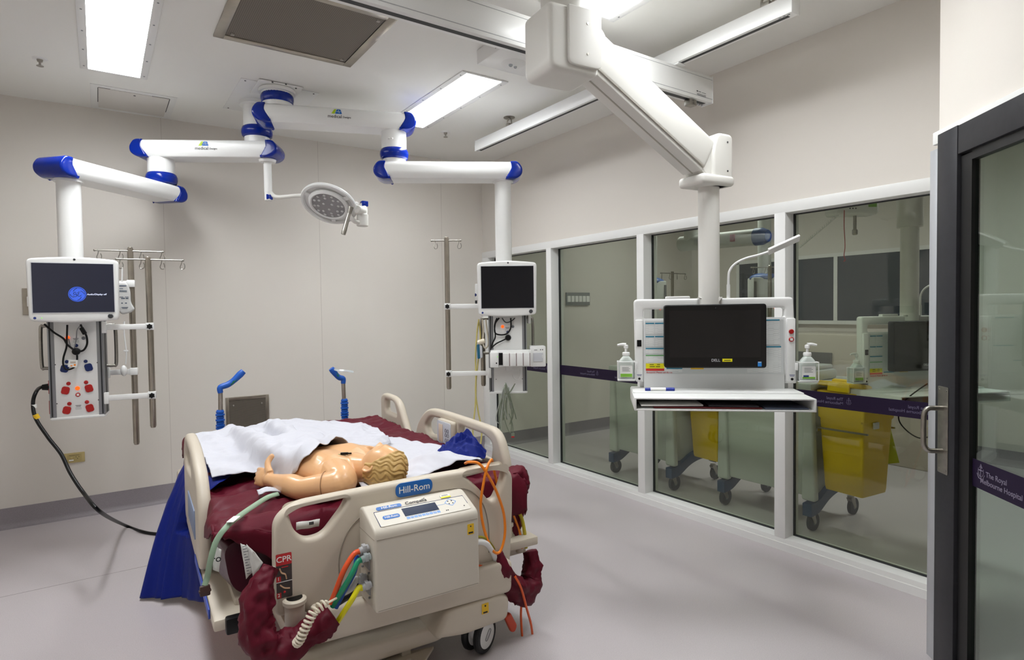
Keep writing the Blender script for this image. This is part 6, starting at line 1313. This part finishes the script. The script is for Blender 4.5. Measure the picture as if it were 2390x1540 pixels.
p = RM.v(1118, 820, -.03); t = thing('teal_device', 'teal and grey hand-held device hanging left of the right column', 'device', RM.M @ p, RM.rz)
MB().plate(roundpoly([(-.016, .05, .01), (.006, .055, .01), (.010, -.05, .01), (-.012, -.055, .01)][::-1], .01, 5), .03, .006, M=FACE(0, .015, 0)).build('body', mat('teal_plastic', (30, 100, 130), .35), t); MB().plate(roundpoly([(.004, .048, .01), (.024, .04, .01), (.026, -.045, .01), (.008, -.05, .01)][::-1], .008, 5), .034, .006, M=FACE(0, .017, 0)).build('grey_side', mat('door_grey', (205, 207, 212), .4), t)
MB().cyl((-.01, 0, .06), (.045, 0, .078), .018, n=18, bev=.005).build('cream_knob', mat('cream_cord', (226, 216, 196), .45), t)
t = thing('regulator', 'small white and blue gas regulator behind the left edge of the right monitor', 'regulator', RM.M @ RM.v(1111, 685, .0), RM.rz)
MB().box(-.006, -.02, -.05, .03, .04, .07, .006).build('body', whitesoft, t); b = MB(); b.ball((.0, -.01, -.01), (.010, .012, .018), 12); b.build('blue_dial', bsock, t); MB().cyl((0, 0, -.075), (0, 0, -.05), .008, n=10).build('outlet', dgrey, t)

# ================================================================ BEYOND THE GLASS
def trolley(label, x, y):
    """grey cart with blue kerb and castors, its long side to the glass"""
    t = thing('supply_cart', label, 'cart', (x, y, 0), 0, 'pale carts beyond the glass')
    W_, D_ = .70, .56          # along y, along x
    b = MB(); b.box(.02, .03, .22, D_-.02, W_-.03, .93, .015); b.build('cabinet', cartm, t)
    for (yy) in (.0, W_):
        s = 1 if yy else -1
        b = MB(); b.plate(roundpoly([(-.02, .20, .02), (.075, .20, .02), (.06, .93, .02), (.01, .93, .02)][::-1], .01, 4), .05, .012, M=SIDE(0, yy-(.075 if yy else 0)+(.02 if yy else -.00), 0) if False else Matrix.Translation((.025, yy-s*.028, 0)) @ Matrix(((0, 0, 1, -.03), (1, 0, 0, -.028), (0, 1, 0, 0), (0, 0, 0, 1)))); b.build('corner_post', cartm, t)
    for yy in (-.005, W_-.055):
        pr = smooth([(0, 0, .17), (.10, 0, .185), (.22, 0, .245), (.34, 0, .275), (.46, 0, .27), (D_, 0, .215)], 5); vs = []
        for p_ in pr:
            for (dy, dz) in ((0, -.045), (.06, -.045), (.06, .035), (0, .035)): vs.append((p_.x-.02, yy+dy, p_.z+dz-.02))
        n = len(pr); b = MB().add(vs, [(i*4+j, i*4+(j+1) % 4, (i+1)*4+(j+1) % 4, (i+1)*4+j) for i in range(n-1) for j in range(4)]+[(0, 1, 2, 3), (n*4-1, n*4-2, n*4-3, n*4-4)]); b.build('blue_kerb', mat('dull_navy', (44, 70, 105), .45), t)
    b = MB(); b.box(-.02, .0, .92, D_+.02, W_, .96, .008); b.build('worktop', mat('worktop_grey', (190, 192, 188), .4), t)
    for (cx, cy) in ((.01, .02), (.01, W_-.02), (D_-.03, .02), (D_-.03, W_-.02)):
        b = MB(); b.lathe([(.02, .115), (.022, .135), (.0001, .137)], 16, Matrix.Translation((cx, cy, 0))); b.plate(roundpoly([(-.028, .125), (.028, .125), (.045, .05), (.025, .045)][::-1], .006, 3), .036, .002, M=Matrix.Translation((cx, cy, 0)) @ FACE(0, .018, 0)); f = b.build('caster_fork', steel, t)
        b = MB(); b.lathe([(.045, -.015), (.058, -.012), (.060, 0), (.058, .012), (.045, .015)], 32, Matrix.Translation((cx+.032, cy, .060)) @ Matrix.Rotation(pi/2, 4, 'X')); b.build('tyre', mat('grey_rubber', (60, 62, 68), .6), f)
        b = MB(); b.lathe([(.0001, -.017), (.043, -.013), (.043, .013), (.0001, .017)], 24, Matrix.Translation((cx+.032, cy, .060)) @ Matrix.Rotation(pi/2, 4, 'X')); b.build('wheel_disc', mat('wheel_grey', (110, 114, 120), .5), f)
    return t
c1 = trolley('pale cart beyond the glass near the corner, behind the second pane', 3.72, 3.17)
dup(c1, 'pale cart beyond the glass right behind the workstation, its right end in the last pane', loc=(3.74, 2.05, 0))
def bin_(label, x, y, z, sc=1):
    t = thing('waste_bin', label, 'bin', (x, y, z), 0, 'yellow clinical bins'); 
    w0, w1, d0, d1, h = .125, .165, .12, .15, .60
    vs = []; lv = [(0, w0, d0), (.02, w0+.004, d0+.004), (h*.72, w1-.01, d1-.008), (h*.74, w1, d1), (h, w1+.006, d1+.004)]; sec = roundpoly([(-1, -1), (1, -1), (1, 1), (-1, 1)], .12, 4); k = len(sec)
    for (zz, ww, dd_) in lv: vs += [(p_[0]*ww, p_[1]*dd_, zz) for p_ in sec]
    fs = [(i*k+j, i*k+(j+1) % k, (i+1)*k+(j+1) % k, (i+1)*k+j) for i in range(len(lv)-1) for j in range(k)]+[tuple(reversed(range(k))), tuple((len(lv)-1)*k+j for j in range(k))]
    b = MB().add(vs, fs); b.box(-.02, d0*.95, .03, .02, d1+.012, h*.7, .008); b.build('tub', binm, t)
    M = Matrix.Translation((0, 0, h+.005)) @ Matrix.Rotation(rad(9), 4, 'Y')
    b = MB(); b.plate(rrect(-.175, -.155, .175, .155, .03), .03, .010, M=M); b.plate(rrect(-.13, -.09, .11, .09, .03), .05, .015, M=M); b.box(-.185, -.07, -.03, -.165, .07, .02, .006, M=M); b.build('lid', binm, t)
    b = MB(); b.box(.03, -.05, .045, .10, -.02, .056, .003, M=M); b.box(.03, .02, .045, .10, .05, .056, .003, M=M); b.build('lid_slot', dgrey, t)
    l = MB().box(-.06, -d1-.004, h*.66, -.01, -d1+.006, h*.72).build('barcode_label', paper, t); return t
b1 = bin_('yellow clinical waste bin beyond the glass, half hidden under the workstation tray', 4.10, 2.96, .20)
b1.location = (4.02, 2.985, .27); b1.rotation_euler.z = rad(-4)
b2 = dup(b1, 'tall yellow clinical waste bin with its lid, seen through the last pane', loc=(3.925, 1.875, .285)); b2.scale = (1.0, 1.0, 1.06); b2.rotation_euler.z = rad(-6)
for i, (bb, gy) in enumerate(((b1, 3.14), (b2, 2.02))):
    t = thing('bin_bracket', 'steel wire bracket carrying the yellow bin '+('behind the tray' if i == 0 else 'in the last pane'), 'bracket', (bb.location.x, gy, .66), 0)
    b = MB(); b.box(-.18, .0, .0, .18, .012, .03, .002); b.box(-.18, -.30, .02, -.168, .01, .03); b.box(.168, -.30, .02, .18, .01, .03); b.build('bracket', steel, t)
t = thing('tag', 'bright yellow tag hanging behind the yellow bin in the last pane', 'tag', (4.09, 1.80, .70)); MB().add([(0, 0, 0), (.03, -.04, .0), (.05, -.09, -.24), (-.02, .0, -.26), (0, .004, 0), (.03, -.036, .0), (.05, -.086, -.24), (-.02, .004, -.26)], [(0, 1, 2, 3), (7, 6, 5, 4), (0, 4, 5, 1), (1, 5, 6, 2), (2, 6, 7, 3), (3, 7, 4, 0)]).build('tag', mat('lime_tag', (205, 215, 50), .5), t)
# monitor equipment on top of the carts
t = thing('desktop_printer', 'pale desktop printer on the cart behind the right hand rub bottle', 'printer', (3.98, 2.30, .96)); MB().box(-.17, -.2, 0, .17, .2, .07, .02).build('housing', cartm, t); MB().box(-.15, -.18, .07, .15, .18, .10, .012).build('lid', mat('worktop_grey', (190, 192, 188), .4), t)
# service columns in the next room
def far_column(label, x, y, rz, z0, z1, top=True):
    t = thing('service_column', label, 'service column', (x, y, z0), rad(rz), 'service columns beyond the glass'); h = z1-z0
    MB().box(-.13, -.10, 0, .13, .10, h-.04, .01).build('body', cartm, t); b = MB(); b.ball((0, 0, h-.045), (.138, .108, .05), 24); b.build('blue_cap', mat('dull_navy2', (50, 82, 140), .4), t)
    b = MB()
    for s in (-1, 1): b.box(s*.115-.012, -.104, .02, s*.115+.012, -.098, h-.08)
    b.build('side_rail', grey, t); b = MB(); b.tube([(-.13, -.02, h*.62), (-.17, -.02, h*.62), (-.175, -.02, h*.60), (-.175, -.02, h*.44), (-.17, -.02, h*.42), (-.13, -.02, h*.42)], .009, 10, 4); b.build('grab_handle', steel, t)
    b = MB()
    for k in range(4):
        for s in (-.05, .03): b.lathe([(.016, 0), (.016, .004), (.0001, .004)], 14, align((0, -1, 0), (s, -.10, h*.16+.07*k)))
    b.build('socket', bsock, t); b = MB(); b.ball((.06, -.102, h*.6), .006, 8); b.build('lamp', mat('red_led', (255, 60, 40), .3, emit=(255, 40, 20), es=1.5), t)
    MB().cyl((0, 0, h), (0, 0, Z0-z0), .06, n=28).build('ceiling_tube', cartm, t); return t
f1 = far_column('tall pale service column with rounded blue cap beyond the glass, in the second pane', 4.75, 4.32, -30, .95, 1.78)
f2 = dup(f1, 'pale service column with blue cap beyond the glass, behind the gooseneck lamp', loc=(5.25, 3.35, .95), rz=rad(-40))
def fd(px, py, x): d = ray(px, py); return CAM+d*(x/d.x)
iv = [o for o in bpy.data.objects if o.name.startswith('iv_pole') and o.parent is None and 'label' in o]
dup(iv[0], 'drip pole with many hooks beyond the glass, left of the ivory column', loc=(4.55, 3.87, .75), rz=0); dup(iv[0], 'drip pole beyond the glass, right of the gooseneck lamp', loc=(5.10, 3.20, .78), rz=rad(-40))
for fc, q0, q1 in ((f1, V((4.72, 4.28, 1.25)), V((4.55, 3.87, 1.25))), (f2, V((5.2, 3.3, 1.25)), V((5.10, 3.20, 1.25)))):
    wb(MB().tube([q0, q1], .018, 8, sm=False), 'pole_bracket', white, fc)
t = thing('pendant_arm', 'white horizontal pendant arm with blue end beyond the glass, above the gooseneck lamp', 'pendant arm', fd(1690, 560, 4.7)); p0 = t.location.copy(); e = fd(1785, 551, 4.7)-p0
b = MB(); b.tube([V((-.15*e.length*0, 0, 0))-e*1.2, e*.8], .072, 24, sm=False); b.build('arm', cartm, t); b = MB(); b.tube([e*.8, e*.95, e*1.08], [.076, .074, .05], 24, 4); b.build('end_cap', mat('dull_navy2', (50, 82, 140), .4), t)
b = MB(); b.tube([-e*.9, -e*.9+V((0, 0, Z0-p0.z))], .07, 24, sm=False); b.build('ceiling_tube', cartm, t); q = e*.18; MB().box(q.x-.09, q.y-.09, q.z-.03, q.x-.055, q.y-.05, q.z+.03, .003).build('red_label', mat('dull_red', (150, 60, 70), .5), t)
# hoist motor with strap and coiled cord
hp_ = fd(1988, 487, 3.95)
t = thing('hoist_motor', 'white hoist motor box with a red pull strap, hanging beyond the last pane', 'hoist motor', hp_, rad(-35))
MB().box(-.14, -.06, -.045, .14, .07, .045, .02, seg=4).build('housing', white, t); MB().plate(rrect(-.085, -.032, .085, .032, .012), .003, .001, M=FACE(-.03, -.06, 0)).build('end_plate', white, t)
b = MB()
for k in range(6): b.box(-.05+.018*(k % 3), -.0645, -.012+.018*(k//3), -.042+.018*(k % 3), -.063, -.004+.018*(k//3))
b.build('markings', ink, t); MB().box(.07, -.0635, .0, .12, -.058, .026).build('green_label', greenl, t)
MB().box(-.05, -.03, .045, .05, .03, Z0-hp_.z, .004).build('suspension', cartm, t)
MB().tube([(-.085, -.07, -.02), (-.087, -.072, -.12), (-.080, -.07, -.24), (-.086, -.07, -.30), (-.078, -.07, -.33), (-.088, -.07, -.335)], .006, 8, flat=.3).build('red_strap', redi, t)
b = MB(); b.cyl((.02, 0, -.045), (.02, 0, -.13), .010, n=14); b.cyl((.02, 0, -.13), (.02, 0, -.165), .016, n=14, bev=.005); b.build('hook_rod', steel, t)
A_ = V((-.09, -.07, -.02)); Wt = (Matrix.Translation(hp_) @ Matrix.Rotation(rad(-35), 4, 'Z')).inverted() @ fd(1850, 590, 3.95); pts = []
for i in range(300):
    f = i/299; c = A_.lerp(Wt, f); a_ = f*2*pi*26; pts.append(c+V((0, cos(a_)*.008, sin(a_)*.008)))
MB().tube(pts, .0022, 6, sm=False).build('coiled_cord', whitesoft, t)
# far counters behind the last pane
t = thing('equipment_cabinet', 'pale cabinet with a dark vent and steel handle beyond the last pane', 'cabinet', (6.30, 2.9, 0)); MB().box(-.38, -.75, 0, .38, .75, 1.18, .01).build('body', mat('cabinet_cream', (206, 198, 184), .5), t)
MB().box(-.395, .15, .75, -.379, .55, 1.0, .003).build('vent', mat('vent_grey', (110, 110, 108), .5), t); MB().tube([(-.38, -.2, 1.12), (-.42, -.2, 1.12), (-.42, -.2, .9), (-.38, -.2, .9)], .010, 10, 4).build('handle', steel, t)
pc = fd(2130, 900, 3.62)
t = thing('data_cable', 'thin black cable swinging down in front of the far workstation beyond the glass', 'cable', fd(2165, 895, 3.7)); o = t.location.copy()
MB().tube([fd(a, b_, 3.7)-o for a, b_ in ((2165, 895), (2140, 912), (2122, 926), (2108, 940), (2098, 962), (2100, 985), (2120, 1008), (2145, 1022), (2165, 1020))], .0035, 8).build('cable', black, t)
